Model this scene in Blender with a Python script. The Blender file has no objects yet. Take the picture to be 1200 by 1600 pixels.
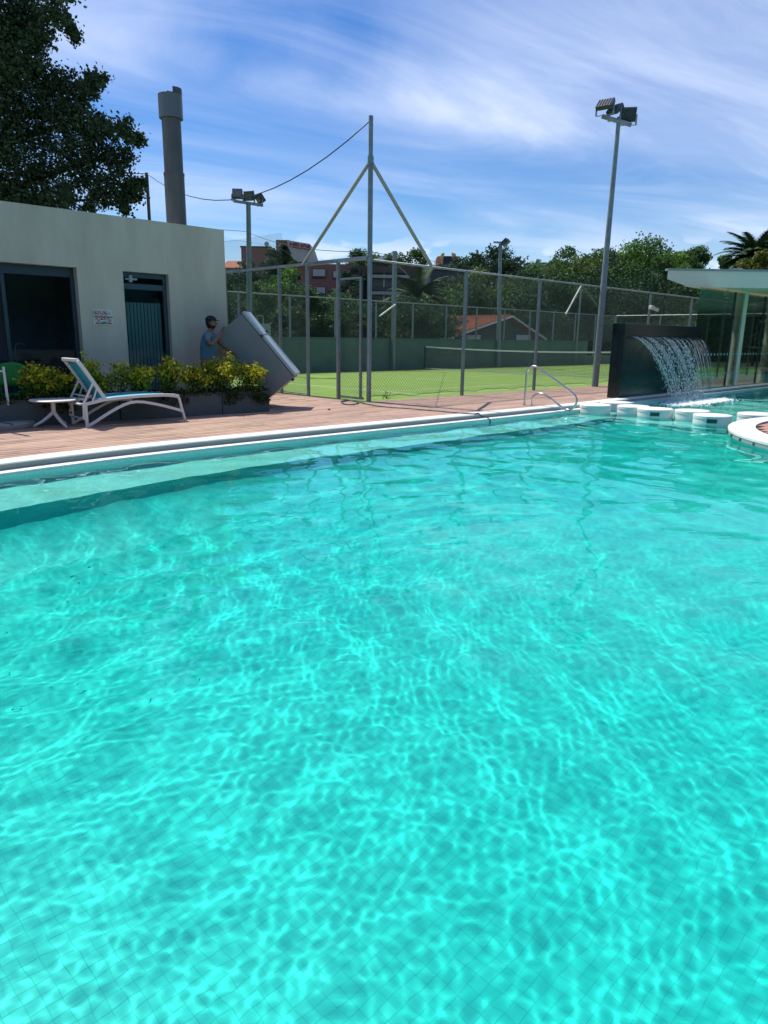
import bpy, math, random
import numpy as np
from mathutils import Vector, Matrix
random.seed(7)
rng = np.random.default_rng(11)
sc = bpy.context.scene
C = sc.collection
R = math.radians

# ------------------------------------------------------------------ camera
EYE = 1.40
PITCH, ROLL = R(13.72), R(.77)
F_PX = 1110.0                      # focal length for a 1200 x 1600 frame
_U = Vector((math.cos(PITCH)*math.sin(ROLL), math.cos(PITCH)*math.cos(ROLL), math.sin(PITCH)))
_F = Vector((0, 0, -1)); _Y = (_F - _U*_F.dot(_U)).normalized(); _X = _Y.cross(_U)
CAMROT = Matrix((_X, _Y, _U))      # camera axes to world axes
cam = bpy.data.cameras.new('camera'); camo = bpy.data.objects.new('camera', cam); C.objects.link(camo)
cam.sensor_fit = 'VERTICAL'; cam.sensor_height = 36; cam.lens = 36*F_PX/1600
cam.clip_start = .05; cam.clip_end = 3000
camo.matrix_world = Matrix.Translation((0, 0, EYE)) @ CAMROT.to_4x4()
sc.camera = camo

# ------------------------------------------------------------------ sky and sun
SUN_EL = R(60.5)
SUN_AZ = math.atan2(.61, -.79)     # direction towards the sun, from +X
sun_dir = Vector((math.cos(SUN_EL)*math.cos(SUN_AZ), math.cos(SUN_EL)*math.sin(SUN_AZ), math.sin(SUN_EL)))
w = bpy.data.worlds.new('World'); sc.world = w; w.use_nodes = True
nt = w.node_tree; nt.nodes.clear()
def N(t, typ, **k):
    n = t.nodes.new(typ)
    for a, b in k.items(): setattr(n, a, b)
    return n
out = N(nt, 'ShaderNodeOutputWorld'); bg = N(nt, 'ShaderNodeBackground'); bg.inputs[1].default_value = .125
nt.links.new(bg.outputs[0], out.inputs[0])
sky = N(nt, 'ShaderNodeTexSky', sky_type='NISHITA', sun_disc=False, sun_elevation=SUN_EL,
        sun_rotation=math.pi/2-SUN_AZ, air_density=1.0, dust_density=0.0, ozone_density=2.2)
hsv = N(nt, 'ShaderNodeHueSaturation'); hsv.inputs['Saturation'].default_value = 1.42; hsv.inputs['Value'].default_value = .70; hsv.inputs['Hue'].default_value = .512
nt.links.new(sky.outputs[0], hsv.inputs['Color'])
tc = N(nt, 'ShaderNodeTexCoord'); sep = N(nt, 'ShaderNodeSeparateXYZ'); nt.links.new(tc.outputs['Generated'], sep.inputs[0])
def M_(t, op, a, b=None, c=None):
    n = N(t, 'ShaderNodeMath', operation=op)
    for i, v in enumerate((a, b, c)):
        if v is None: continue
        if isinstance(v, (int, float)): n.inputs[i].default_value = v
        else: t.links.new(v, n.inputs[i])
    return n.outputs[0]
zz = M_(nt, 'ADD', M_(nt, 'MAXIMUM', sep.outputs[2], 0.0), .09)
px = M_(nt, 'DIVIDE', sep.outputs[0], zz); py = M_(nt, 'DIVIDE', sep.outputs[1], zz)
cmb = N(nt, 'ShaderNodeCombineXYZ'); nt.links.new(px, cmb.inputs[0]); nt.links.new(py, cmb.inputs[1])
def cloud(rotz, scale, noise_scale, lo, hi, dist, seed, rough=.6):
    rt = N(nt, 'ShaderNodeMapping'); rt.inputs['Rotation'].default_value = (0, 0, -rotz); nt.links.new(cmb.outputs[0], rt.inputs[0])
    mp = N(nt, 'ShaderNodeMapping'); mp.inputs['Scale'].default_value = scale; mp.inputs['Location'].default_value = (seed, seed*.7, 0)
    nt.links.new(rt.outputs[0], mp.inputs[0])
    no = N(nt, 'ShaderNodeTexNoise'); no.inputs['Scale'].default_value = noise_scale
    no.inputs['Detail'].default_value = 9; no.inputs['Roughness'].default_value = rough; no.inputs['Distortion'].default_value = dist
    nt.links.new(mp.outputs[0], no.inputs['Vector'])
    mr = N(nt, 'ShaderNodeMapRange', interpolation_type='SMOOTHSTEP'); mr.inputs[1].default_value = lo; mr.inputs[2].default_value = hi
    nt.links.new(no.outputs[0], mr.inputs[0]); return mr.outputs[0]
# cirrus lies in broad parallel bands (across v) made of fibres that run along them
warp = cloud(R(27), (.5, .9, 1), .9, .0, 1.0, .4, 5.2, .5)
v_ = M_(nt, 'ADD', M_(nt, 'SUBTRACT', py, M_(nt, 'MULTIPLY', px, .5)), M_(nt, 'MULTIPLY', M_(nt, 'SUBTRACT', warp, .5), 1.1))
ramp = N(nt, 'ShaderNodeValToRGB'); nt.links.new(M_(nt, 'DIVIDE', v_, 8.0), ramp.inputs[0]); ramp.color_ramp.interpolation = 'B_SPLINE'
stops = [(0, .4), (1.4, .55), (2.05, .50), (2.5, .98), (2.8, .92), (3.1, .28), (3.4, .12), (3.75, .62), (4.2, .60), (4.7, .10), (6, .06), (8, .05)]
el_ = ramp.color_ramp.elements
while len(el_) < len(stops): el_.new(.5)
for e, (a, b) in zip(el_, stops): e.position = a/8; e.color = (b, b, b, 1)
fib = cloud(R(24), (.40, 1.15, 1), 1.15, .34, .74, 1.1, 8.3, .60)
puff = cloud(R(30), (.55, .8, 1), .8, .30, .68, .8, 2.6, .52)
cl = M_(nt, 'MULTIPLY', ramp.outputs[0], M_(nt, 'ADD', M_(nt, 'MULTIPLY', fib, .68), M_(nt, 'MULTIPLY', puff, .55)))
# small heaps low over the horizon
hm = N(nt, 'ShaderNodeMapping'); hm.inputs['Scale'].default_value = (1, 1, 2.2); hm.inputs['Location'].default_value = (.43, .2, 0); nt.links.new(tc.outputs['Generated'], hm.inputs[0])
hn = N(nt, 'ShaderNodeTexNoise'); hn.inputs['Scale'].default_value = 9; hn.inputs['Detail'].default_value = 8; nt.links.new(hm.outputs[0], hn.inputs['Vector'])
hr_ = N(nt, 'ShaderNodeMapRange', interpolation_type='SMOOTHSTEP'); hr_.inputs[1].default_value = .56; hr_.inputs[2].default_value = .63; nt.links.new(hn.outputs[0], hr_.inputs[0])
hb_ = N(nt, 'ShaderNodeMapRange', interpolation_type='SMOOTHSTEP'); hb_.inputs[1].default_value = .145; hb_.inputs[2].default_value = .10; nt.links.new(sep.outputs[2], hb_.inputs[0])
cl = M_(nt, 'MAXIMUM', cl, M_(nt, 'MULTIPLY', M_(nt, 'MULTIPLY', hr_.outputs[0], hb_.outputs[0]), .75))
cl = M_(nt, 'MINIMUM', cl, .80)
mixc = N(nt, 'ShaderNodeMix', data_type='RGBA'); nt.links.new(cl, mixc.inputs[0]); nt.links.new(hsv.outputs[0], mixc.inputs[6])
mixc.inputs[7].default_value = (4.7, 5.3, 6.7, 1)
nt.links.new(mixc.outputs[2], bg.inputs[0])

sl = bpy.data.lights.new('sun', 'SUN'); sl.energy = 3.9; sl.angle = R(.5); sl.color = (1, .955, .88)
slo = bpy.data.objects.new('sun', sl); C.objects.link(slo); slo.rotation_euler = sun_dir.to_track_quat('Z', 'Y').to_euler()
slo.location = (0, 0, 30)
sl.cycles.is_caustics_light = True

sc.view_settings.view_transform = 'Standard'; sc.view_settings.look = 'None'; sc.view_settings.gamma = 1
sc.view_settings.use_curve_mapping = False; sc.view_settings.exposure = 0.55
cy = sc.cycles
cy.use_denoising = True
cy.max_bounces = 10; cy.transparent_max_bounces = 24; cy.transmission_bounces = 8; cy.diffuse_bounces = 3; cy.glossy_bounces = 4
cy.sample_clamp_indirect = 4; cy.caustics_reflective = False; cy.caustics_refractive = True; cy.blur_glossy = .5

# ------------------------------------------------------------------ places: pixel of the 1200x1600 frame to a point of the world
def ray(px, py): return CAMROT @ Vector((px-600, -(py-800), -F_PX))
def at(px, py, z=0.0):
    d = ray(px, py); return Vector((0, 0, EYE)) + d*((z-EYE)/d.z)
def atY(px, py, Y):
    d = ray(px, py); return Vector((0, 0, EYE)) + d*(Y/d.y)
# court frame: origin at the corner mast, s along the clubhouse front, t away from the pool
A0 = math.atan2(.702, .712)
COURT = Matrix.Translation((-.38, 16.23, 0)) @ Matrix.Rotation(A0, 4, 'Z')
COURTI = COURT.inverted()
def W(s, t, z=0.0): return COURT @ Vector((s, t, z))
def atT(px, py, t):               # on the vertical plane at distance t
    o = COURTI @ Vector((0, 0, EYE)); d = COURTI.to_3x3() @ ray(px, py)
    return o + d*((t-o.y)/d.y)    # answer in court coordinates
def atS(px, py, s):
    o = COURTI @ Vector((0, 0, EYE)); d = COURTI.to_3x3() @ ray(px, py)
    return o + d*((s-o.x)/d.x)
def st(px, py, z=0.0): return COURTI @ at(px, py, z)

# ------------------------------------------------------------------ materials
def mat(name, col, rough=.6, metal=0.0, spec=.5, noise=0.0, nscale=8.0, bump=0.0, bscale=30.0, stretch=None, trans=0.0, ior=1.45, coat=0.0, col2=None, attr=None, lo=.35, hi=.65):
    m = bpy.data.materials.new(name); m.use_nodes = True; t = m.node_tree; b = t.nodes['Principled BSDF']
    b.inputs['Base Color'].default_value = (*col, 1); b.inputs['Roughness'].default_value = rough
    b.inputs['Metallic'].default_value = metal; b.inputs['Specular IOR Level'].default_value = spec
    b.inputs['Transmission Weight'].default_value = trans; b.inputs['IOR'].default_value = ior
    b.inputs['Coat Weight'].default_value = coat
    co = N(t, 'ShaderNodeTexCoord'); src = co.outputs['Object']
    if stretch:
        mp = N(t, 'ShaderNodeMapping'); mp.inputs['Scale'].default_value = stretch; t.links.new(src, mp.inputs[0]); src = mp.outputs[0]
    cur = None
    if attr:
        a = N(t, 'ShaderNodeAttribute', attribute_name=attr); cur = a.outputs['Color']
    if noise or col2:
        no = N(t, 'ShaderNodeTexNoise'); no.inputs['Scale'].default_value = nscale; no.inputs['Detail'].default_value = 6; no.inputs['Roughness'].default_value = .65
        t.links.new(src, no.inputs['Vector'])
        mr = N(t, 'ShaderNodeMapRange'); mr.inputs[1].default_value = lo; mr.inputs[2].default_value = hi; t.links.new(no.outputs[0], mr.inputs[0])
        mx = N(t, 'ShaderNodeMix', data_type='RGBA'); t.links.new(mr.outputs[0], mx.inputs[0])
        if cur is not None:
            mu = N(t, 'ShaderNodeMix', data_type='RGBA', blend_type='MULTIPLY'); mu.inputs[0].default_value = 1
            t.links.new(cur, mu.inputs[6]); mx.inputs[6].default_value = (1-noise,)*3+(1,); mx.inputs[7].default_value = (1+noise,)*3+(1,)
            t.links.new(mx.outputs[2], mu.inputs[7]); cur = mu.outputs[2]
        else:
            d = col2 or tuple(min(1, c*(1+noise)) for c in col); a_ = col if col2 else tuple(c*(1-noise) for c in col)
            mx.inputs[6].default_value = (*a_, 1); mx.inputs[7].default_value = (*d, 1); cur = mx.outputs[2]
    if cur is not None: t.links.new(cur, b.inputs['Base Color'])
    if bump:
        n2 = N(t, 'ShaderNodeTexNoise'); n2.inputs['Scale'].default_value = bscale; n2.inputs['Detail'].default_value = 4
        t.links.new(src, n2.inputs['Vector']); bp = N(t, 'ShaderNodeBump'); bp.inputs['Strength'].default_value = bump; bp.inputs['Distance'].default_value = .02
        t.links.new(n2.outputs[0], bp.inputs['Height']); t.links.new(bp.outputs[0], b.inputs['Normal'])
    return m

# ------------------------------------------------------------------ mesh building
PM = {}                                            # world matrix of each parent, by object
class MB:
    def __init__(s, frame=None): s.v = []; s.f = []; s.M = frame; s.c = None
    def add(s, vs, fs):
        k = len(s.v)
        s.v += [(s.M @ Vector(p)) if s.M else Vector(p) for p in vs]
        s.f += [tuple(i+k for i in f) for f in fs]; return s
    def box(s, x0, x1, y0, y1, z0, z1, M=None):
        p = [(x0,y0,z0),(x1,y0,z0),(x1,y1,z0),(x0,y1,z0),(x0,y0,z1),(x1,y0,z1),(x1,y1,z1),(x0,y1,z1)]
        if M: p = [M @ Vector(q) for q in p]
        return s.add(p, [(0,3,2,1),(4,5,6,7),(0,1,5,4),(1,2,6,5),(2,3,7,6),(3,0,4,7)])
    def bar(s, a, b, wx, wz, up=(0,0,1)):          # rectangular bar from a to b
        a, b = Vector(a), Vector(b); d = (b-a).normalized(); u_ = Vector(up)
        if abs(d.dot(u_)) > .99: u_ = Vector((0, 1, 0))
        x = d.cross(u_).normalized()*wx/2; z = x.cross(d).normalized()*wz/2
        p = [a-x-z, a+x-z, a+x+z, a-x+z, b-x-z, b+x-z, b+x+z, b-x+z]
        return s.add(p, [(0,1,2,3),(4,7,6,5),(0,4,5,1),(1,5,6,2),(2,6,7,3),(3,7,4,0)])
    def tube(s, pts, r, n=8, cap=True):
        pts = [Vector(p) for p in pts]; rr = r if isinstance(r, (list, tuple)) else [r]*len(pts)
        vs = []; prev = None
        for i, p in enumerate(pts):
            d = ((pts[min(i+1, len(pts)-1)]-pts[max(i-1, 0)]) or Vector((0,0,1))).normalized()
            if prev is None:
                a = Vector((0,0,1)) if abs(d.z) < .9 else Vector((1,0,0)); x = d.cross(a).normalized()
            else:
                x = prev - d*prev.dot(d); x = x.normalized()
            prev = x; y = d.cross(x)
            for k in range(n):
                g = 2*math.pi*k/n; vs.append(p + (x*math.cos(g)+y*math.sin(g))*rr[i])
        fs = [(i*n+k, i*n+(k+1)%n, (i+1)*n+(k+1)%n, (i+1)*n+k) for i in range(len(pts)-1) for k in range(n)]
        if cap: fs += [tuple(range(n-1, -1, -1)), tuple((len(pts)-1)*n+k for k in range(n))]
        return s.add(vs, fs)
    def lathe(s, prof, n=24, c=(0,0,0)):
        vs = []; c = Vector(c)
        for (r, z) in prof:
            for k in range(n):
                g = 2*math.pi*k/n; vs.append(c+Vector((r*math.cos(g), r*math.sin(g), z)))
        fs = [(i*n+k, i*n+(k+1)%n, (i+1)*n+(k+1)%n, (i+1)*n+k) for i in range(len(prof)-1) for k in range(n)]
        fs += [tuple(range(n-1, -1, -1)), tuple((len(prof)-1)*n+k for k in range(n))]
        return s.add(vs, fs)
    def prism(s, poly, z0, z1):
        n = len(poly); vs = [(x, y, z0) for x, y in poly]+[(x, y, z1) for x, y in poly]
        fs = [tuple(range(n-1, -1, -1)), tuple(range(n, 2*n))]+[(i, (i+1)%n, n+(i+1)%n, n+i) for i in range(n)]
        return s.add(vs, fs)
    def build(s, name, m, parent=None, smooth=False, bevel=0, local=False, **props):
        me = bpy.data.meshes.new(name); vs = s.v
        if parent is not None and not local:
            inv = PM[parent.name].inverted(); vs = [inv @ p for p in vs]
        me.from_pydata([tuple(p) for p in vs], [], s.f); me.update()
        o = bpy.data.objects.new(name, me); C.objects.link(o)
        for mm in (m if isinstance(m, (list, tuple)) else [m]): me.materials.append(mm)
        if smooth: me.polygons.foreach_set('use_smooth', [True]*len(me.polygons))
        if smooth == 'auto':
            es = o.modifiers.new('edges', 'EDGE_SPLIT'); es.split_angle = R(35)
        if bevel:
            b = o.modifiers.new('bevel', 'BEVEL'); b.width = bevel; b.segments = 2; b.limit_method = 'ANGLE'
        if parent is not None: o.parent = parent; PM[o.name] = PM[parent.name]
        else: PM[o.name] = Matrix.Identity(4)
        for k, v in props.items(): o[k] = v
        return o
def npmesh(name, verts, faces, m, parent=None, colors=None, smooth=False, **props):
    """verts (n,3) and quads or tris (m,k) as numpy arrays, in the parent's own frame"""
    me = bpy.data.meshes.new(name); nv, nf, k = len(verts), len(faces), faces.shape[1]
    me.vertices.add(nv); me.vertices.foreach_set('co', verts.astype(np.float32).ravel())
    me.loops.add(nf*k); me.loops.foreach_set('vertex_index', faces.astype(np.int32).ravel())
    me.polygons.add(nf); me.polygons.foreach_set('loop_start', np.arange(0, nf*k, k, dtype=np.int32))
    me.polygons.foreach_set('loop_total', np.full(nf, k, dtype=np.int32))
    if smooth: me.polygons.foreach_set('use_smooth', np.ones(nf, bool))
    me.update(calc_edges=True)
    if colors is not None:
        ca = me.color_attributes.new('tone', 'FLOAT_COLOR', 'CORNER')
        cc = np.ones((nf, k, 4), np.float32); cc[:, :, :3] = colors[:, None, :]; ca.data.foreach_set('color', cc.ravel())
    me.materials.append(m)
    o = bpy.data.objects.new(name, me); C.objects.link(o)
    if parent is not None: o.parent = parent; PM[o.name] = PM[parent.name]
    else: PM[o.name] = Matrix.Identity(4)
    for a, b in props.items(): o[a] = b
    return o
def thing(name, label, cat, loc=(0,0,0), rz=0.0, group=None):
    o = bpy.data.objects.new(name, None); C.objects.link(o); o.location = loc; o.rotation_euler = (0, 0, rz)
    o.empty_display_size = .2; o['label'] = label; o['category'] = cat
    if group: o['group'] = group
    PM[o.name] = Matrix.Translation(Vector(loc)) @ Matrix.Rotation(rz, 4, 'Z'); return o
def tag(o, label, cat, group=None):
    o['label'] = label; o['category'] = cat
    if group: o['group'] = group
    return o
def dup(root, loc, rz, label, scale=None, group=None):
    def cp(o, par):
        c = o.copy(); C.objects.link(c)
        if par is not None: c.parent = par
        for ch in kids[o.name]: cp(ch, c)
        return c
    kids = {}
    def walk(o):
        kids[o.name] = [x for x in C.objects if x.parent is o]
        for x in kids[o.name]: walk(x)
    walk(root)
    r = cp(root, None); r.location = loc; r.rotation_euler = (0, 0, rz); r['label'] = label
    if scale is not None: r.scale = (scale,)*3 if isinstance(scale, (int, float)) else scale
    if group: r['group'] = group
    return r

# ------------------------------------------------------------------ the pool
WZ, FLOOR_Z, LEDGE_Z, SHALLOW_Z = -.125, -1.28, -.50, -.62
white_st = mat('white_stone', (.74, .74, .71), .55, noise=.06, nscale=5, bump=.15, bscale=90)
face_st = mat('shaded_mosaic', (.27, .32, .29), .45, noise=.10, nscale=60, bump=.1, bscale=120)  # mosaic grey, darkened to carry the shade on the coping face
def lerp(x, tab):
    xs, ys = zip(*tab); return float(np.interp(x, xs, ys))
INNER = [(-16, -5.6), (-13, -4.5), (-11, -3.85), (-9.8, -3.53), (-8.7, -3.33), (-7.4, -3.19), (-6.2, -3.16), (-3.5, -3.21), (.8, -3.32), (4, -3.33), (6, -3.22), (26, -3.05)]
def inner(s): return lerp(s, INNER)
def smooth_s(a, b, step=.35): return list(np.linspace(a, b, int((b-a)/step)+1))
SS = smooth_s(-16, 26)
sm = np.array([inner(s) for s in SS]); 
for _ in range(6): sm[1:-1] = (sm[:-2]+sm[1:-1]*2+sm[2:])/4
def inn(s): return float(np.interp(s, SS, sm))
def strip(mb, rows):               # rows: list of functions s -> (t, z); joins consecutive rows
    n = len(SS)
    vs = [(s, r(s)[0], r(s)[1]) for r in rows for s in SS]
    fs = [(i*n+k, i*n+k+1, (i+1)*n+k+1, (i+1)*n+k) for i in range(len(rows)-1) for k in range(n-1)]
    mb.add(vs, [f[::-1] for f in fs])
# coping and the white lip below it (the profile steps down to the water)
co = MB(COURT)
strip(co, [lambda s: (inn(s)+.29, -.02), lambda s: (inn(s)+.29, .008), lambda s: (inn(s)+.012, .010), lambda s: (inn(s), .002), lambda s: (inn(s), -.012)])
coping = co.build('pool_coping', white_st, smooth='auto', kind='structure')
cf = MB(COURT); strip(cf, [lambda s: (inn(s)+.008, -.012), lambda s: (inn(s)+.008, -.072)])
cf.build('coping_face', face_st, coping)
lp = MB(COURT); strip(lp, [lambda s: (inn(s)+.01, -.072), lambda s: (inn(s)-.185, -.072), lambda s: (inn(s)-.195, -.078), lambda s: (inn(s)-.195, -.086)])
lp.build('overflow_lip', white_st, coping)

def edge_t(s): return inn(s)-.190
LEDGE_W = [(-16, 1.2), (-9, 1.12), (-6, .97), (0, .95), (3.0, .9)]
tile_m = mat('pool_tile', (.20, .62, .58), .35, attr='tone', noise=.06, nscale=3.0)
grout_m = mat('tile_grout', (.04, .61, .54), .8, noise=.1, nscale=20)
# outline of the water in court coordinates (closed polygon), the far side first
def cam_st(x, y): p = COURTI @ Vector((x, y, 0)); return (p.x, p.y)
NEAR = [cam_st(14.5, 3.0), cam_st(5.0, .75), cam_st(1.5, .55), cam_st(-1.5, .55), cam_st(-5.0, 1.0), cam_st(-9.0, 2.2)]
far_line = [(s, edge_t(s)) for s in SS if -15 <= s <= 25]
POOL = far_line + [(25, -6.0)] + [(20.0, -13.0)] + NEAR + [(-15, -9.5)]
ISL = COURTI @ Vector((9.36, 10.58, 0)); ISL_R = 3.84
basin = MB(COURT)
n = len(POOL)
basin_w = MB(COURT)
for i in range(len(far_line)-1, n):
    (a, b), (c, d) = POOL[i], POOL[(i+1) % n]
    basin_w.add([(a, b, FLOOR_Z-.05), (c, d, FLOOR_Z-.05), (c, d, .0), (a, b, .0)], [(3, 2, 1, 0)])
floor_base = MB(COURT); floor_base.box(-19, 28, -22, -2.6, FLOOR_Z-.06, FLOOR_Z-.002)
pfloor = floor_base.build('pool_floor', grout_m, kind='structure')
lining = mat('pool_lining', (.08, .72, .67), .4, noise=.10, nscale=40)
lin2 = mat('pool_ledge_tile', (.58, .86, .79), .4, noise=.12, nscale=45)
basin_w.build('pool_wall', lining, kind='structure')
# far wall with the bench ledge: face down to the ledge, ledge, drop to the floor
SHALLOW_S = 3.1
lg = MB(COURT)
def strip2(mb, ss, rows):
    n = len(ss); vs = [(s, r(s)[0], r(s)[1]) for r in rows for s in ss]
    mb.add(vs, [(i*n+k, (i+1)*n+k, (i+1)*n+k+1, i*n+k+1) for i in range(len(rows)-1) for k in range(n-1)])
s_l = [s for s in SS if s <= 3.4]
strip2(lg, s_l, [lambda s: (edge_t(s), -.070), lambda s: (edge_t(s), LEDGE_Z), lambda s: (edge_t(s)-lerp(s, LEDGE_W), LEDGE_Z)])
sl_ = MB(COURT); strip2(sl_, s_l, [(lambda a, b: (lambda s: (edge_t(s)-lerp(s, LEDGE_W)-a, b)))(a, b) for a, b in ((.001, LEDGE_Z-.002), (.02, -.62), (.08, -.80), (.20, -.96), (.40, -1.10), (.68, -1.20), (1.0, -1.262), (1.3, FLOOR_Z-.004))])
sl_.build('pool_wall', lining, smooth=True, kind='structure')
ledge = lg.build('pool_ledge', lin2, kind='structure')
# shallow upper pool behind the stepping stones
sh = MB(COURT)
shp = [(3.35, -2.9), (3.05, -4.6), (2.6, -5.7), (2.9, -7.2), (6.0, -9.0), (26, -12), (26, -2.9)]
sh.prism(shp, FLOOR_Z-.05, SHALLOW_Z)
sh.build('shallow_pool_floor', lin2, kind='structure')
s_r = [s for s in SS if s >= 3.0]
fw = MB(COURT); strip2(fw, s_r, [lambda s: (edge_t(s), -.070), lambda s: (edge_t(s), FLOOR_Z)])
fw.build('shallow_pool_wall', lin2, kind='structure')

# mosaic tiles on the floor, each tile its own face standing proud of the grout
TS = .052
gs = np.arange(-16, 9, TS); gt = np.arange(-14.5, -3.4, TS)
S_, T_ = np.meshgrid(gs, gt); S_ = S_.ravel(); T_ = T_.ravel()
ca_, sa_ = math.cos(A0), math.sin(A0)
wx = -.38 + S_*ca_ - T_*sa_; wy = 16.23 + S_*sa_ + T_*ca_
keep = (wy > .2) & (np.abs(wx) < wy*.75+2.0) & (np.hypot(wx, wy) < 13)
S_, T_ = S_[keep], T_[keep]
h = TS/2-.0009
nq = len(S_)
def quads_at(S_, T_, z, h, jit=.0001):
    v = np.zeros((len(S_), 4, 3)); dz = rng.normal(0, jit, len(S_))
    for k, (a, b) in enumerate(((-h, -h), (h, -h), (h, h), (-h, h))):
        x = S_+a; y = T_+b
        v[:, k, 0] = -.38 + x*ca_ - y*sa_; v[:, k, 1] = 16.23 + x*sa_ + y*ca_; v[:, k, 2] = z+dz+rng.normal(0, jit*.4, len(S_))
    return v.reshape(-1, 3), np.arange(len(S_)*4).reshape(-1, 4)
tv, tf = quads_at(S_, T_, FLOOR_Z-.0012, h)
base = np.array([.045, .71, .645]); tint = np.ones((nq, 1))*base + rng.normal(0, 1, (nq, 1))*np.array([.006, .014, .014])
tint[rng.random(nq) < .04] *= np.array([.9, .94, .94]); tint = np.clip(tint, .02, .95)
npmesh('mosaic_tile', tv, tf, tile_m, pfloor, colors=tint, kind='stuff')

# ------------------------------------------------------------------ the water
wm = bpy.data.materials.new('pool_water'); wm.use_nodes = True; t = wm.node_tree; t.nodes.clear()
wo = N(t, 'ShaderNodeOutputMaterial')
pr = N(t, 'ShaderNodeBsdfGlass'); pr.inputs['Color'].default_value = (.60, 1.0, .96, 1); pr.inputs['Roughness'].default_value = 0; pr.inputs['IOR'].default_value = 1.333
t.links.new(pr.outputs[0], wo.inputs[0])
NW = 110; CURV = .76
lam = np.exp(rng.uniform(math.log(.045), math.log(1.6), NW)); kk = 2*np.pi/lam
th = rng.normal(2.2, 1.2, NW) ; th[::3] = rng.uniform(0, 2*np.pi, len(th[::3]))
slope = (lam/.35)**.20; slope *= CURV/math.sqrt((slope**2*kk**2).sum()/2)
long_ = lam > .38; slope[long_] = .027/math.sqrt(long_.sum()/2)
amp = slope/kk; ph = rng.uniform(0, 2*np.pi, NW)
def height(x, y):
    z = np.zeros_like(x)
    wxx = x+.15*np.sin(y*1.3+x*.7); wyy = y+.15*np.sin(x*1.1-y*.5+1)
    for k in range(NW): z += amp[k]*np.sin(kk[k]*(np.cos(th[k])*wxx+np.sin(th[k])*wyy)+ph[k])
    return z
rad = [.45]
while rad[-1] < 34: rad.append(rad[-1]+max(.013, .0044*rad[-1]))
rad = np.array(rad)
ang = np.concatenate([np.linspace(-math.pi*.55, -R(36), 60)[:-1], np.linspace(-R(36), R(36), 460), np.linspace(R(36), math.pi*.55, 60)[1:]])
RR, AA = np.meshgrid(rad, ang, indexing='ij')
X_, Y_ = RR*np.sin(AA), RR*np.cos(AA)
# gusty patches calm or roughen the surface a little
patch = .85+.35*np.sin(X_*.35+Y_*.22+1)*np.sin(Y_*.31-X_*.12)
# a little quieter near; rougher where the fall lands
fallp = W(8.0, -4.3); dfl = np.hypot(X_-fallp.x, Y_-fallp.y)
patch *= 1+.55*np.clip((RR-5)/7, 0, 1)
Z_ = WZ + height(X_, Y_)*patch*(1+1.3*np.exp(-(dfl/2.2)**2))
na = len(ang)
idx = np.arange(len(rad)*na).reshape(len(rad), na)
fq = np.stack([idx[:-1, :-1], idx[:-1, 1:], idx[1:, 1:], idx[1:, :-1]], -1).reshape(-1, 4)
from math import inf
def inside(px, py, poly):
    r = np.zeros(px.shape, bool); n = len(poly)
    for i in range(n):
        (x1, y1), (x2, y2) = poly[i], poly[(i+1) % n]
        c = ((y1 > py) != (y2 > py)) & (px < (x2-x1)*(py-y1)/((y2-y1) or 1e-9)+x1); r ^= c
    return r
# a slightly grown outline, so that the sheet's rim is buried in the walls
cen = np.mean(np.array(POOL), 0)
grown = [(s, t_+.12) for s, t_ in far_line] + [(25.2, -6.0), (20.2, -13.1)] + [(cen[0]+(a-cen[0])*1.012, cen[1]+(b-cen[1])*1.012) for a, b in NEAR] + [(-15.1, -9.6)]
GW = [(W(a, b).x, W(a, b).y) for a, b in grown]
vin = inside(X_, Y_, GW).ravel()
fq = fq[vin[fq].all(1)]
used, invi = np.unique(fq, return_inverse=True)
WV = np.stack([X_.ravel(), Y_.ravel(), Z_.ravel()], -1)[used]
water = npmesh('pool_water', WV, invi.reshape(fq.shape), wm, smooth=True, kind='structure')
water.cycles.is_caustics_caster = True
for o in list(C.objects):
    if o.name.split('.')[0] in ('pool_floor', 'mosaic_tile', 'pool_ledge', 'shallow_pool_floor', 'pool_wall', 'shallow_pool_wall', 'pool_coping', 'coping_face'):
        o.cycles.is_caustics_receiver = True
# ------------------------------------------------------------------ ground, deck, court turf
earth_m = mat('earth', (.10, .085, .06), .95, col2=(.05, .07, .03), nscale=.6)
deck_base_m = mat('deck_joist_shadow', (.055, .035, .028), .9)
deck_m = mat('composite_board', (.5, .3, .24), .7, attr='tone', noise=.10, nscale=6, stretch=(1, 1, 1), bump=.12, bscale=55)
turf_m = mat('artificial_turf', (.13, .24, .030), .9, col2=(.19, .29, .045), nscale=.9, bump=.5, bscale=260, lo=.3, hi=.7)
line_m = mat('court_line_paint', (.42, .50, .34), .8)
g = MB(COURT)
g.box(-90, 160, 12.5, 220, -.25, -.05)
g.box(-90, -.1, -2.7, 12.5, -.25, -.05); g.box(33, 160, -2.7, 12.5, -.25, -.05)
g.box(-.1, 33, -2.7, 12.5, -.25, -.06)
g.box(-90, -19, -60, -2.7, -.25, -.05); g.box(28, 160, -60, -2.7, -.25, -.05); g.box(-19, 28, -60, -22, -.25, -.05)
g.build('ground', earth_m, kind='structure')
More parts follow.
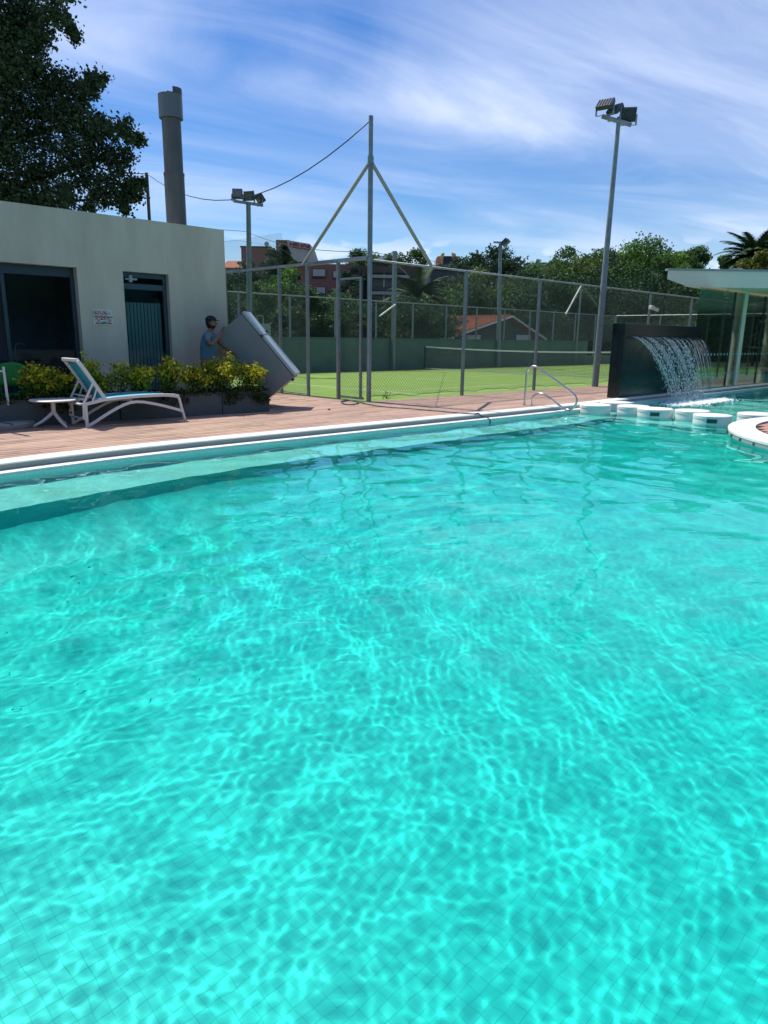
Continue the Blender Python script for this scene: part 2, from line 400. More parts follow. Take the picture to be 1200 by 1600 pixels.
# solid bed under the deck, far side of the pool and around the near side
db = MB(COURT); n = len(SS)
vs = [(s, inn(s)+.27, -.03) for s in SS]+[(s, 1.3, -.03) for s in SS]
db.add(vs, [(k, k+1, n+k+1, n+k) for k in range(n-1)])
db.box(-2.6, -.12, 1.3, 8, -.06, -.03)
db.box(-19, -16, -22, 1.3, -.06, -.03); db.box(26, 28, -22, 1.3, -.06, -.03)
deck = db.build('pool_deck', deck_base_m, kind='structure')
ring = [cam_st(22, 3.2)] + NEAR + [(-15, -9.5), (-15, -3.5), (-19, -3.5), (-19, -22), (28, -22), (28, -6), (25, -6), (20, -13)]
nd = MB(COURT)
nd.prism([NEAR[0], NEAR[1], cam_st(5, -6), cam_st(16, -6)], -.06, .0)
nd.prism([NEAR[1], NEAR[2], NEAR[3], cam_st(-1.5, -6), cam_st(5, -6)], -.06, .0)
nd.prism([NEAR[3], NEAR[4], NEAR[5], cam_st(-9, -6), cam_st(-1.5, -6)], -.06, .0)
nd.build('near_deck', deck_m, deck)
# boards
bv, bf, bc = [], [], []
def boards(s0, s1, t0, t1, L=2.2, wd=.146, z=0.0, lim=None, dirt=1.0):
    row = 0; tt = t0
    while tt < t1:
        off = random.uniform(0, L); s = s0-off
        while s < s1:
            a, b = max(s, s0)+.002, min(s+L, s1)-.002
            if lim: a = max(a, lim(tt, 0)); 
            if b-a > .05:
                k = len(bv); zz_ = z+random.uniform(-.0012, .0012)
                y0, y1 = tt+.0012, tt+wd-.0012
                for (x, y, q) in ((a, y0, -.022), (b, y0, -.022), (b, y1, -.022), (a, y1, -.022), (a, y0, 0), (b, y0, 0), (b, y1, 0), (a, y1, 0)):
                    bv.append(COURT @ Vector((x, y, zz_+q)))
                bf.extend([(k+4, k+5, k+6, k+7), (k, k+1, k+5, k+4), (k+2, k+3, k+7, k+6), (k+1, k+2, k+6, k+5), (k+3, k, k+4, k+7)])
                c = np.array([.44, .28, .205])*random.uniform(.91, 1.07)*np.array([1, random.uniform(.96, 1.05), random.uniform(.93, 1.08)])
                bc.extend([c]*5)
            s += L
        tt += wd; row += 1
boards(-12.5, 26, -3.0+.01, 0.0, lim=None)
# the curved coping on the left keeps the boards behind it
boards(-12.5, -2.9, .01, 1.15); boards(-2.6, -.13, .01, 7.0); 
bv = np.array([tuple(p) for p in bv]); bf = np.array(bf); bc = np.array(bc)
npmesh('deck_board', bv, bf, deck_m, deck, colors=bc, kind='stuff')
# turf
tf_ = MB(COURT); tf_.add([(-.1, .02, -.012), (33, .02, -.012), (33, 11.86, -.012), (-.1, 11.86, -.012)], [(0, 1, 2, 3)])
# ragged front border of the turf
ed = [(s, .04+.05*math.sin(s*1.7)+.03*math.sin(s*4.3)) for s in np.linspace(-.05, 26, 120)]
tf_.add([(s, .02, -.011) for s, _ in ed]+[(s, -abs(b), .004) for s, b in ed], [(k, 120+k, 121+k, k+1) for k in range(119)])
turf = tf_.build('court_turf', turf_m, kind='structure')
ln = MB(COURT)
def line(s0, s1, t0, t1): ln.add([(s0, t0, -.008), (s1, t0, -.008), (s1, t1, -.008), (s0, t1, -.008)], [(0, 1, 2, 3)])
for tt in (.75, 2.1, 10.2, 11.3): line(2.6, 26.4, tt, tt+.06)
line(2.6, 2.68, .81, 11.3); line(8.1, 8.16, 2.16, 10.2); line(20.9, 20.96, 2.16, 10.2); line(8.16, 20.9, 6.0, 6.06)
ln.build('court_line', line_m, turf)

# ------------------------------------------------------------------ metals, wires
steel = mat('galvanised_steel', (.30, .34, .35), .5, metal=.55, noise=.15, nscale=6)
post_m = mat('weathered_grey_paint', (.20, .25, .26), .55, metal=.2, noise=.15, nscale=7)
brace_m = mat('cream_steel', (.33, .36, .31), .6)
wire_m = mat('green_wire', (.055, .10, .085), .6, metal=.2)
dark_m = mat('dark_casing', (.025, .035, .05), .45)
def lattice(s0, s1, z0, z1, sp=.085, r=.0021):
    """crossing wires that fill a rectangle; answers arrays in (along, up)"""
    segs = []
    L, H = s1-s0, z1-z0
    for sgn in (1, -1):
        k = -H
        while k < L:
            # line along = k + h, h in [0, H]
            h0 = max(0, -k); h1 = min(H, L-k)
            if h1-h0 > .01:
                a, b = k+h0, k+h1
                if sgn > 0: segs.append((s0+a, z0+h0, s0+b, z0+h1))
                else: segs.append((s0+a, z1-h0, s0+b, z1-h1))
            k += sp
    return segs
def mesh_panel(name, segs, frame, place, parent, r=.0026, m=None, slack=0):
    """place(along, up) -> court point; three sided wires"""
    P0 = []; F0 = []
    for (a, b, c, d) in segs:
        p, q = frame @ place(a, b), frame @ place(c, d)
        dr = (q-p).normalized(); nrm = place_n; x = nrm*r; y = dr.cross(nrm)*r
        k = len(P0)
        for e in (p, q):
            P0.extend([e+x, e-x*.5+y*.87, e-x*.5-y*.87])
        F0.extend([(k, k+1, k+4, k+3), (k+1, k+2, k+5, k+4), (k+2, k, k+3, k+5)])
    inv = PM[parent.name].inverted()
    v = np.array([tuple(inv @ p) for p in P0])
    return npmesh(name, v, np.array(F0), m or wire_m, parent, kind='stuff')

# front fence of the court along t = 0
FH = 3.05
place_n = COURT.to_3x3() @ Vector((0, 1, 0))
ff = thing('chain_link_fence', 'long chain-link fence between deck and tennis court, running right from the tall mast', 'fence', W(0, 0), A0)
post_s = [3.30, 6.55, 9.95, 13.3, 16.7, 20.0, 23.4]
for ps in post_s:
    m_ = MB(COURT); m_.box(ps-.045, ps-.003, -.03, .03, 0, FH+.02); m_.box(ps+.003, ps+.035, -.03, .03, 0, FH)
    m_.build('post', post_m, ff, bevel=.004)
m_ = MB(COURT); m_.tube([(0, 0, FH), (23.4, 0, FH)], .024, 8); m_.build('top_rail', steel, ff, smooth=True)
mesh_panel('chain_link_mesh', lattice(.03, 23.4, .10, FH), COURT, lambda a, b: Vector((a, .012*math.sin(a*2.1), b)), ff)
wv = MB(COURT); wv.tube([(s, .0, .11+.02*math.sin(s*3.1)+.015*math.sin(s*7.7)) for s in np.linspace(.03, 23.4, 200)], .006, 4); wv.build('tension_wire', wire_m, ff)

# side fence along s = -.1 with the gate by the mast
sf = thing('chain_link_fence', 'side run of chain-link fence behind the tilted refrigerator, with extra mesh above its top rail', 'fence', W(-.1, 2.05), A0)
def frame_side(a, b): return Vector((-.1, a, b))
for ps in (2.05, 3.15, 5.6, 8.1, 10.6):
    m_ = MB(COURT); m_.box(-.13, -.07, ps-.035, ps+.035, 0, FH+.02); m_.build('post', post_m, sf, bevel=.004)
m_ = MB(COURT); m_.box(-.13, -.07, 1.05, 11.6, FH, FH+.06); m_.build('top_rail', steel, sf)
m_ = MB(COURT); m_.tube([(-.1, 2.08, .06), (-.1, 11.6, .06)], .02, 6); m_.build('bottom_rail', steel, sf)
m_ = MB(COURT); m_.tube([(-.1, 2.05, FH+.02), (-.1, 3.2, 3.55), (-.1, 5, 3.85), (-.1, 11.6, 3.95)], .003, 5); m_.build('top_cable', dark_m, sf)
place_n = COURT.to_3x3() @ Vector((1, 0, 0))
mesh_panel('chain_link_mesh', lattice(2.05, 11.6, .06, FH), COURT, frame_side, sf)
segs = []
for (a, b, c, d) in lattice(3.0, 11.6, FH, 3.86): segs.append((a, b, c, d))
mesh_panel('raised_mesh', segs, COURT, frame_side, sf, r=.0026)
# gate: frame post, header, and a door leaf standing open into the court
gt_ = thing('court_gate', 'framed chain-link gate next to the tall mast, its leaf shut between two posts', 'gate', W(-.1, .95), A0)
m_ = MB(COURT); m_.box(-.13, -.06, .90, .97, 0, FH+.03); m_.build('gate_post', post_m, gt_, bevel=.004)
m_ = MB(COURT); m_.box(-.13, -.06, -.02, 2.0, FH-.01, FH+.07); m_.build('header', steel, gt_)
m_ = MB(COURT); m_.box(-.12, -.08, .08, .88, .05, .10); m_.build('bottom_bar', post_m, gt_)
m_ = MB(COURT); m_.box(-.12, -.08, .14, .20, .10, 2.7)
m_.box(-.12, -.08, .20, .88, 2.66, 2.70); m_.build('leaf_frame', post_m, gt_, bevel=.003)
mesh_panel('chain_link_mesh', lattice(.05, .90, .10, FH), COURT, frame_side, gt_)

# corner mast with two braces and its cable
ms = thing('corner_mast', 'tall grey corner mast of the tennis court with two slanting braces', 'mast', W(0, 0), A0)
MT = atY(579, 181, W(0, 0).y); 
m_ = MB(); b0 = W(0, 0)
m_.tube([(b0.x, b0.y, 0), (b0.x, b0.y, 4.95)], .055, 14); m_.tube([(b0.x, b0.y, 4.95), (b0.x, b0.y, MT.z)], .048, 14)
m_.build('pole', post_m, ms, smooth='auto')
m_ = MB(); m_.tube([(b0.x-.02, b0.y-.06, 0), (b0.x-.02, b0.y-.06, FH+.05)], .03, 8); m_.build('hinge_post', steel, ms, smooth='auto')
apex = Vector((b0.x, b0.y, 5.02))
bl = COURT @ Vector((-.1, 2.2, FH+.02)); brr = COURT @ Vector((2.0, 0, FH+.02))
for e in (bl, brr):
    m_ = MB(); m_.tube([apex, e], .040, 10); m_.build('brace', brace_m, ms, smooth='auto')
m_ = MB(); m_.tube([apex+Vector((0, 0, -.09)), apex+Vector((0, 0, .09))], .066, 14); m_.build('collar', post_m, ms, smooth='auto')

# far boundary wall of the court with its own fence
wall_m = mat('green_wall_paint', (.115, .185, .155), .8, col2=(.085, .145, .12), nscale=1.2, bump=.1, bscale=15)
fwl = thing('court_wall', 'green painted masonry wall along the far side of the tennis court with fence on top', 'wall', W(12, 12), A0)
m_ = MB(COURT); m_.box(-8, 30, 11.9, 12.1, -.05, 1.38); m_.build('wall', wall_m, fwl)
m_ = MB(COURT); m_.box(-8, 30, 11.87, 12.13, 1.38, 1.42); m_.build('cap', wall_m, fwl)
for k, s in enumerate(np.arange(-7.5, 34, 2.4)):
    m_ = MB(COURT); m_.box(s-.03, s+.03, 11.97, 12.03, 1.4 if s < 30 else 0, 3.02); m_.build('fence_post', post_m, fwl)
m_ = MB(COURT); m_.tube([(-8, 12, 3.02), (33.5, 12, 3.02)], .03, 6); m_.build('top_rail', steel, fwl, smooth=True)
m_ = MB(COURT); m_.box(30, 33.5, 11.9, 12.1, -.05, .5); m_.build('low_kerb', wall_m, fwl)
place_n = COURT.to_3x3() @ Vector((0, 1, 0))
mesh_panel('chain_link_mesh', lattice(-8, 33.5, 1.42, 3.0, sp=.10), COURT, lambda a, b: Vector((a, 12, b)), fwl, r=.0030)
# far end fence of the court
ef = thing('chain_link_fence', 'far end fence of the tennis court behind the black waterfall wall', 'fence', W(33.5, 6), A0)
for tt in np.arange(0, 12.1, 3.0):
    m_ = MB(COURT); m_.box(33.46, 33.54, tt-.03, tt+.03, 0, FH); m_.build('post', post_m, ef)
m_ = MB(COURT); m_.tube([(33.5, 0, FH), (33.5, 12, FH)], .03, 6); m_.build('top_rail', steel, ef)
place_n = COURT.to_3x3() @ Vector((1, 0, 0))
mesh_panel('chain_link_mesh', lattice(0, 12, .1, FH, sp=.1), COURT, lambda a, b: Vector((33.5, a, b)), ef, r=.0030)

# net
nn = thing('tennis_net', 'black tennis net with a white band across the top, on the green court', 'net', W(14.5, 6), A0)
tape_m = mat('net_tape', (.62, .66, .60), .8); netm = mat('black_net', (.012, .02, .02), .8)
def net_h(tt): return .95+.10*((tt-6)/5.6)**2
ts = np.linspace(.7, 11.5, 40)
m_ = MB(COURT)
for a, b in zip(ts[:-1], ts[1:]): m_.bar((14.5, a, net_h(a)), (14.5, b, net_h(b)), .012, .06)
m_.build('head_band', tape_m, nn)
for tt in (.66, 11.54):
    m_ = MB(COURT); m_.tube([(14.5, tt, 0), (14.5, tt, 1.09)], .04, 10); m_.build('net_post', dark_m, nn, smooth='auto')
place_n = COURT.to_3x3() @ Vector((1, 0, 0))
sg = []
for a in np.arange(.7, 11.5, .055): sg.append((a, .06, a, net_h(a)))
for b in np.arange(.06, .95, .055): sg.append((.7, b, 11.5, b*1.02))
mesh_panel('net_mesh', sg, COURT, lambda a, b: Vector((14.5, a, b)), nn, r=.0045, m=netm)
m_ = MB(COURT); m_.box(14.48, 14.52, .7, 11.5, .02, .07); m_.build('foot_band', tape_m, nn)

# ------------------------------------------------------------------ clubhouse
fac_m = mat('facade_paint', (.49, .46, .35), .85, col2=(.62, .59, .465), stretch=(1.6, 1.6, .35), nscale=.9, bump=.08, bscale=40)
alu_m = mat('dark_aluminium', (.05, .075, .095), .4, metal=.5)
room_m = mat('dark_room_paint', (.16, .20, .24), .9)
def glassmat(name, tint, spec=1.0, refl=.10):
    m = bpy.data.materials.new(name); m.use_nodes = True; t = m.node_tree; t.nodes.clear()
    o = N(t, 'ShaderNodeOutputMaterial'); tr = N(t, 'ShaderNodeBsdfTransparent'); tr.inputs[0].default_value = (*tint, 1)
    gl = N(t, 'ShaderNodeBsdfGlossy'); gl.inputs['Roughness'].default_value = .01; gl.inputs[0].default_value = (.9, .95, 1, 1)
    fr = N(t, 'ShaderNodeFresnel'); fr.inputs[0].default_value = 1.5
    mx = N(t, 'ShaderNodeMixShader'); ad = M_(t, 'MINIMUM', M_(t, 'ADD', M_(t, 'MULTIPLY', fr.outputs[0], spec), refl-.04), 1)
    t.links.new(ad, mx.inputs[0]); t.links.new(tr.outputs[0], mx.inputs[1]); t.links.new(gl.outputs[0], mx.inputs[2]); t.links.new(mx.outputs[0], o.inputs[0])
    return m
win_glass = glassmat('window_glass', (.72, .84, .86), .45, .045)
clear_glass = glassmat('clear_glass', (.76, .91, .85), .8, .04)
FT = 1.2
ch = thing('clubhouse', 'low flat-roofed grey-white clubhouse with two dark openings and a tall round flue', 'building', W(-7.5, FT), A0)
TOPZ = 3.46; DZ = 2.53; D2a, D2b = -5.03, -4.13; D1b = -5.86
m_ = MB(COURT)
m_.box(D2b, -2.87, FT, FT+.28, -.05, TOPZ); m_.box(D1b, D2a, FT, FT+.28, -.05, DZ); m_.box(-16.2, D2b, FT, FT+.28, DZ, TOPZ)
m_.box(-16.2, -12.4, FT, FT+.28, -.05, DZ)
m_.box(-3.15, -2.87, FT+.28, 8, -.05, TOPZ)
m_.box(-16.2, -15.9, FT+.28, 8, -.05, TOPZ); m_.box(-15.9, -3.15, 7.7, 8, -.05, TOPZ)
m_.build('wall', fac_m, ch)
m_ = MB(COURT); m_.box(-15.9, -3.15, FT+.28, 7.7, 3.0, 3.2); m_.build('roof', fac_m, ch)
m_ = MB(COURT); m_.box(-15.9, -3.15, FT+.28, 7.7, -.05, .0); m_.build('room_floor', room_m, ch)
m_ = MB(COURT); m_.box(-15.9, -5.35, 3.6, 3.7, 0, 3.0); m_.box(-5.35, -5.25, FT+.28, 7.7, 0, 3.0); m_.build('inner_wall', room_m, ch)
# door 1: wide opening with a sliding leaf
d1 = MB(COURT); d1.box(-12.4, D1b, FT+.16, FT+.24, DZ-.16, DZ); d1.box(D1b-.07, D1b, FT+.14, FT+.24, 0, DZ-.16)
f1 = d1.build('door_frame', alu_m, ch)
m_ = MB(COURT); m_.box(-7.0, D1b-.08, FT+.19, FT+.2, .05, DZ-.17); m_.build('pane', win_glass, f1)
m_ = MB(COURT); m_.box(-7.06, -7.0, FT+.17, FT+.22, .0, DZ-.17); m_.box(-12.4, D1b, FT+.155, FT+.245, 0, .04); m_.build('stile', alu_m, f1)
# the bar sink with its tap inside
m_ = MB(COURT); m_.box(-8.6, -6.0, 2.4, 3.1, 0, .9); m_.build('counter', mat('dark_counter', (.03, .04, .05), .4), ch)
m_ = MB(COURT); a = W(0, 0); m_.tube([(-6.55, 2.6, .9), (-6.55, 2.6, 1.15), (-6.53, 2.6, 1.21), (-6.46, 2.6, 1.23), (-6.38, 2.6, 1.2), (-6.36, 2.6, 1.13)], .014, 8); m_.build('tap', steel, ch, smooth=True)
# door 2: glazed door with closer and vertical blinds behind
d2 = MB(COURT)
d2.box(D2a, D2b, FT+.10, FT+.17, DZ-.09, DZ); d2.box(D2a, D2a+.05, FT+.10, FT+.17, 0, DZ-.09); d2.box(D2b-.07, D2b, FT+.10, FT+.17, 0, DZ-.09)
d2.box(D2a+.05, D2b-.07, FT+.11, FT+.16, DZ-.30, DZ-.20)
f2 = d2.build('door_frame', mat('teal_aluminium', (.05, .10, .115), .4, metal=.4), ch)
m_ = MB(COURT); m_.box(D2a+.05, D2b-.07, FT+.13, FT+.137, .02, DZ-.09); m_.build('pane', win_glass, f2)
m_ = MB(COURT); m_.box(D2a+.07, D2a+.30, FT+.06, FT+.10, DZ-.14, DZ-.11); m_.box(D2a+.14, D2a+.20, FT+.05, FT+.1, DZ-.18, DZ-.06); m_.build('door_closer', steel, f2)
bl_m = mat('pale_blind', (.38, .46, .42), .8)
bls = MB(COURT)
x = D2a+.07
while x < D2b-.08:
    bls.box(x, x+.055, FT+.24, FT+.245, .05, 2.0, M=None); x += .07
bls.build('blind', bl_m, f2)
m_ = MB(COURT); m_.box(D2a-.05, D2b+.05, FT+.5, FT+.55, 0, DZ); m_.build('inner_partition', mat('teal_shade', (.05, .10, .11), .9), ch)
# round flue on the roof
fp = atT(276, 349, 3.4); ft_top = atT(267, 185, 3.4)
fx, fy = fp.x, 3.4
conc = mat('flue_metal', (.11, .115, .11), .5, metal=.3, col2=(.06, .07, .075), nscale=2.2, stretch=(1, 1, .35))
m_ = MB(COURT); zj = atT(270, 272, 3.4).z; zc0, zc1 = atT(268, 186, 3.4).z, atT(266, 149, 3.4).z; m_.lathe([(.215, 3.2), (.215, zj)], 28, (fx, fy, 0)); fl = m_.build('flue', conc, ch, smooth='auto')
m_ = MB(COURT); m_.lathe([(.20, zj-.03), (.20, zc0+.1)], 28, (fx, fy, 0)); m_.lathe([(.222, zj-.03), (.222, zj+.02)], 28, (fx, fy, 0)); m_.build('upper_pipe', conc, fl, smooth='auto')
m_ = MB(COURT); m_.lathe([(.25, zc0), (.25, zc1), (.238, zc1), (.238, zc0+.01)], 28, (fx, fy, 0)); m_.build('cowl', mat('cowl_metal', (.13, .145, .15), .45, metal=.5), fl, smooth='auto')
m_ = MB(COURT)
hv = [(fx+.07+.19*math.cos(g), fy+.19*math.sin(g)) for g in np.linspace(-R(120), R(100), 14)]
m_.add([(x, y, z) for z in (zc1-.07, zc1+.14) for x, y in hv]+[(fx+.07+(x-fx-.07)*.95, fy+(y-fy)*.95, z) for z in (zc1-.07, zc1+.14) for x, y in hv],
       [(k, k+1, 15+k, 14+k) for k in range(13)]+[(28+k, 42+k, 43+k, 29+k) for k in range(13)]+[(14+k, 15+k, 43+k, 42+k) for k in range(13)])
m_.build('inner_sleeve', conc, fl, smooth='auto')

# safety sign
sg_ = thing('pool_rules_sign', 'small white sign with red and green pictograms on the clubhouse wall', 'sign', W(-5.6, FT), A0)
p0, p1 = atT(144.5, 483, FT), atT(176.5, 508, FT); sx0, sx1, sz1, sz0 = p0.x, p1.x, p0.z, p1.z
m_ = MB(COURT); m_.box(sx0, sx1, FT-.012, FT-.001, sz0, sz1); m_.build('plate', mat('sign_white', (.66, .70, .66), .5), sg_)
red_m = mat('sign_red', (.45, .03, .04), .6); grn_m = mat('sign_green', (.03, .28, .14), .6); blk_m = mat('sign_black', (.02, .02, .02), .6)
wS, hS = sx1-sx0, sz1-sz0
def disc_ring(mb, cx, cz, r, r2, n=16):
    a = [(cx+r*math.cos(2*math.pi*k/n), FT-.015, cz+r*math.sin(2*math.pi*k/n)) for k in range(n)]
    b = [(cx+r2*math.cos(2*math.pi*k/n), FT-.015, cz+r2*math.sin(2*math.pi*k/n)) for k in range(n)]
    mb.add(a+b, [(k, n+k, n+(k+1)%n, (k+1)%n) for k in range(n)])
def figure(mb, cx, cz, h, kind):
    if kind == 0: mb.bar((cx-h*.5, FT-.016, cz-h*.1), (cx+h*.5, FT-.016, cz-h*.1), .001, h*.25); mb.bar((cx-h*.2, FT-.016, cz), (cx+h*.1, FT-.016, cz+h*.4), .001, h*.25)
    elif kind == 1: mb.bar((cx-h*.3, FT-.016, cz+h*.35), (cx+h*.3, FT-.016, cz-h*.35), .001, h*.28)
    else: mb.bar((cx, FT-.016, cz-h*.5), (cx, FT-.016, cz+h*.25), .001, h*.3); mb.bar((cx-h*.1, FT-.016, cz+h*.45), (cx+h*.1, FT-.016, cz+h*.45), .001, h*.2)
for (u_, v_, knd, red) in ((.14, .76, 0, 1), (.38, .76, 1, 1), (.62, .76, 0, 1), (.86, .76, 2, 0), (.21, .34, 1, 1), (.80, .34, 2, 1), (.43, .38, 0, 0), (.57, .40, 1, 0)):
    cx, cz = sx0+u_*wS, sz0+v_*hS
    m_ = MB(COURT); figure(m_, cx, cz, .055, knd); m_.build('pictogram', blk_m, sg_)
    if red:
        m_ = MB(COURT); disc_ring(m_, cx, cz, .046, .039); m_.bar((cx-.03, FT-.017, cz+.03), (cx+.03, FT-.017, cz-.03), .001, .009); m_.build('prohibition_ring', red_m, sg_)
    m_ = MB(COURT); m_.box(cx-.045, cx+.045, FT-.0165, FT-.0125, cz-.075, cz-.055) if not (.4 < u_ < .6) else m_.box(sx0+.36*wS+(.15*wS if u_ > .5 else 0), sx0+.5*wS+(.15*wS if u_ > .5 else 0), FT-.0165, FT-.0125, cz-.09, cz-.05)
    m_.build('caption', red_m if red else grn_m, sg_)

# ------------------------------------------------------------------ black waterfall wall
WT = -3.0
blk = mat('black_polished_stone', (.006, .018, .022), .16, noise=.3, nscale=2)
pL = atT(976, 600, WT); s_a = atT(970.5, 580, WT).x; s_b = atT(1096.5, 512, WT).x; z_top = atT(979, 505, WT).z
wz_slot = atT(1037, 526, WT).z
wf = thing('waterfall_wall', 'tall black stone wall with a slot near its top that pours water into the pool', 'fountain', W((s_a+s_b)/2, WT+.2), A0)
m_ = MB(COURT); m_.box(s_a, s_b, WT+.14, WT+.33, -.7, z_top-.006); m_.build('back_slab', blk, wf, bevel=.006)
m_ = MB(COURT); m_.box(s_a, s_b, WT, WT+.33, wz_slot, z_top); m_.build('hood', blk, wf, bevel=.006)
m_ = MB(COURT); m_.box(s_a, s_a+.16, WT, WT+.14, -.7, wz_slot-.002); m_.build('side_pier', blk, wf, bevel=.006)
m_ = MB(COURT); m_.box(s_a+.16, s_b, WT+.03, WT+.139, -.7, wz_slot-.07); m_.build('front_panel', mat('dark_green_stone', (.008, .032, .032), .12), wf, bevel=.006)
# falling water: a thin curved sheet breaking into strings and drops
fall_m = bpy.data.materials.new('falling_water'); fall_m.use_nodes = True; t = fall_m.node_tree; t.nodes.clear()
o_ = N(t, 'ShaderNodeOutputMaterial'); d_ = N(t, 'ShaderNodeBsdfDiffuse'); d_.inputs[0].default_value = (.75, .82, .82, 1)
g_ = N(t, 'ShaderNodeBsdfGlossy'); g_.inputs[1].default_value = .08; tr_ = N(t, 'ShaderNodeBsdfTransparent')
m1 = N(t, 'ShaderNodeMixShader'); m1.inputs[0].default_value = .45; m2 = N(t, 'ShaderNodeMixShader'); m2.inputs[0].default_value = .40
t.links.new(d_.outputs[0], m1.inputs[1]); t.links.new(g_.outputs[0], m1.inputs[2]); t.links.new(m1.outputs[0], m2.inputs[1]); t.links.new(tr_.outputs[0], m2.inputs[2]); t.links.new(m2.outputs[0], o_.inputs[0])
sheet_m = bpy.data.materials.new('water_sheet'); sheet_m.use_nodes = True; t = sheet_m.node_tree; t.nodes.clear()
o_ = N(t, 'ShaderNodeOutputMaterial'); d_ = N(t, 'ShaderNodeBsdfGlossy'); d_.inputs[1].default_value = .15; d_.inputs[0].default_value = (.8, .9, .9, 1)
tr_ = N(t, 'ShaderNodeBsdfTransparent'); tr_.inputs[0].default_value = (.85, .95, .95, 1); m2 = N(t, 'ShaderNodeMixShader'); m2.inputs[0].default_value = .965
t.links.new(d_.outputs[0], m2.inputs[1]); t.links.new(tr_.outputs[0], m2.inputs[2]); t.links.new(m2.outputs[0], o_.inputs[0])
z0f = wz_slot-.02; TFALL = math.sqrt(2*(z0f-WZ)/9.8)
def fall_pt(u_, f, v=1.65, dz=0):          # u_ 0..1 across, f fraction of fall time
    tm = TFALL*f; mid = (s_a+s_b)/2-.10
    s = s_a+.10+(s_b-s_a-.13)*u_; s = s+(mid-s)*.42*f**1.3
    return Vector((s, WT-.02-v*tm, z0f-4.9*tm*tm+dz))
fo = thing('falling_water', 'sheet of falling water breaking into sparkling drops in front of the black wall', 'water', W((s_a+s_b)/2, WT-1), A0)
nu, nv_ = 120, 24
v = []; 
for j in range(nv_):
    for i in range(nu):
        u_ = i/(nu-1); p = fall_pt(u_, j/(nv_-1)*.92, 1.65+.12*math.sin(u_*38)+.06*math.sin(u_*90+1)); v.append(p)
m_ = MB(COURT); fs = [(j*nu+i, j*nu+i+1, (j+1)*nu+i+1, (j+1)*nu+i) for j in range(nv_-1) for i in range(nu-1)]
m_.add(v, fs); m_.build('water_sheet', sheet_m, fo, smooth=True)
m_ = MB(COURT)
for k in range(64):
    u_ = random.random(); u_ = u_ if random.random() < .15 else random.choice([.05, .10, .19, .24, .34, .42, .47, .55, .62, .70, .76, .82, .88, .94])+random.gauss(0, .006)
    u_ = min(max(u_, 0), 1)
    vv = 1.65+random.uniform(-.16, .16); f1 = random.uniform(.5, 1.0); f0 = 0 if random.random() < .6 else random.uniform(.1, .5)
    if f1-f0 < .1: continue
    pts = [fall_pt(u_+random.gauss(0, .0015), f0+(f1-f0)*q/9, vv) for q in range(10)]
    m_.tube(pts, [random.uniform(.0015, .0048) for _ in pts], 4)
m_.build('water_string', fall_m, fo, smooth=True, kind='stuff')
m_ = MB(COURT)
octa = [(1,0,0),(-1,0,0),(0,1,0),(0,-1,0),(0,0,2.2),(0,0,-2.2)]; of = [(0,2,4),(2,1,4),(1,3,4),(3,0,4),(2,0,5),(1,2,5),(3,1,5),(0,3,5)]
for k in range(3400):
    band = random.random(); f = random.random()**.6
    cu = random.choice([.05, .10, .19, .24, .34, .42, .47, .55, .62]) if random.random() < .88 else random.random()*.72
    u_ = min(max(cu+random.gauss(0, .006+.016*f), 0), 1)
    if random.random() > f*1.25+.1: continue
    c_ = fall_pt(u_, f, 1.65+random.gauss(0, .11)*(f+.3)); r_ = random.uniform(.004, .012)
    m_.add([c_+Vector(q)*r_ for q in octa], of)
m_.build('water_drop', fall_m, fo, kind='stuff')
foam_m = mat('foam', (.80, .86, .85), .7)
m_ = MB(COURT); 
for k in range(3000):
    u_ = random.random(); c_ = fall_pt(u_, 1.0); a = random.gauss(-.1, .42); b = random.gauss(-.15, .22); r_ = random.uniform(.008, .03)*(.5+.9*math.exp(-(a*a+b*b)/.25))
    c_ = Vector((c_.x+a, c_.y+b, WZ+.006+abs(random.gauss(0, .012))))
    m_.add([c_+Vector((q[0]*r_*1.6, q[1]*r_*1.6, q[2]*r_*.35)) for q in octa], of)
for k in range(400):
    u_ = random.random(); c_ = fall_pt(u_, 1.0); c_ = Vector((c_.x+random.gauss(0, .15), c_.y+random.gauss(0, .15), WZ+abs(random.gauss(0, .12)))); r_ = random.uniform(.003, .008)
    m_.add([c_+Vector(q)*r_ for q in octa], of)
fm_ = m_.build('foam', foam_m, kind='stuff'); tag(fm_, 'white splash foam where the falling water lands in the pool', 'foam')

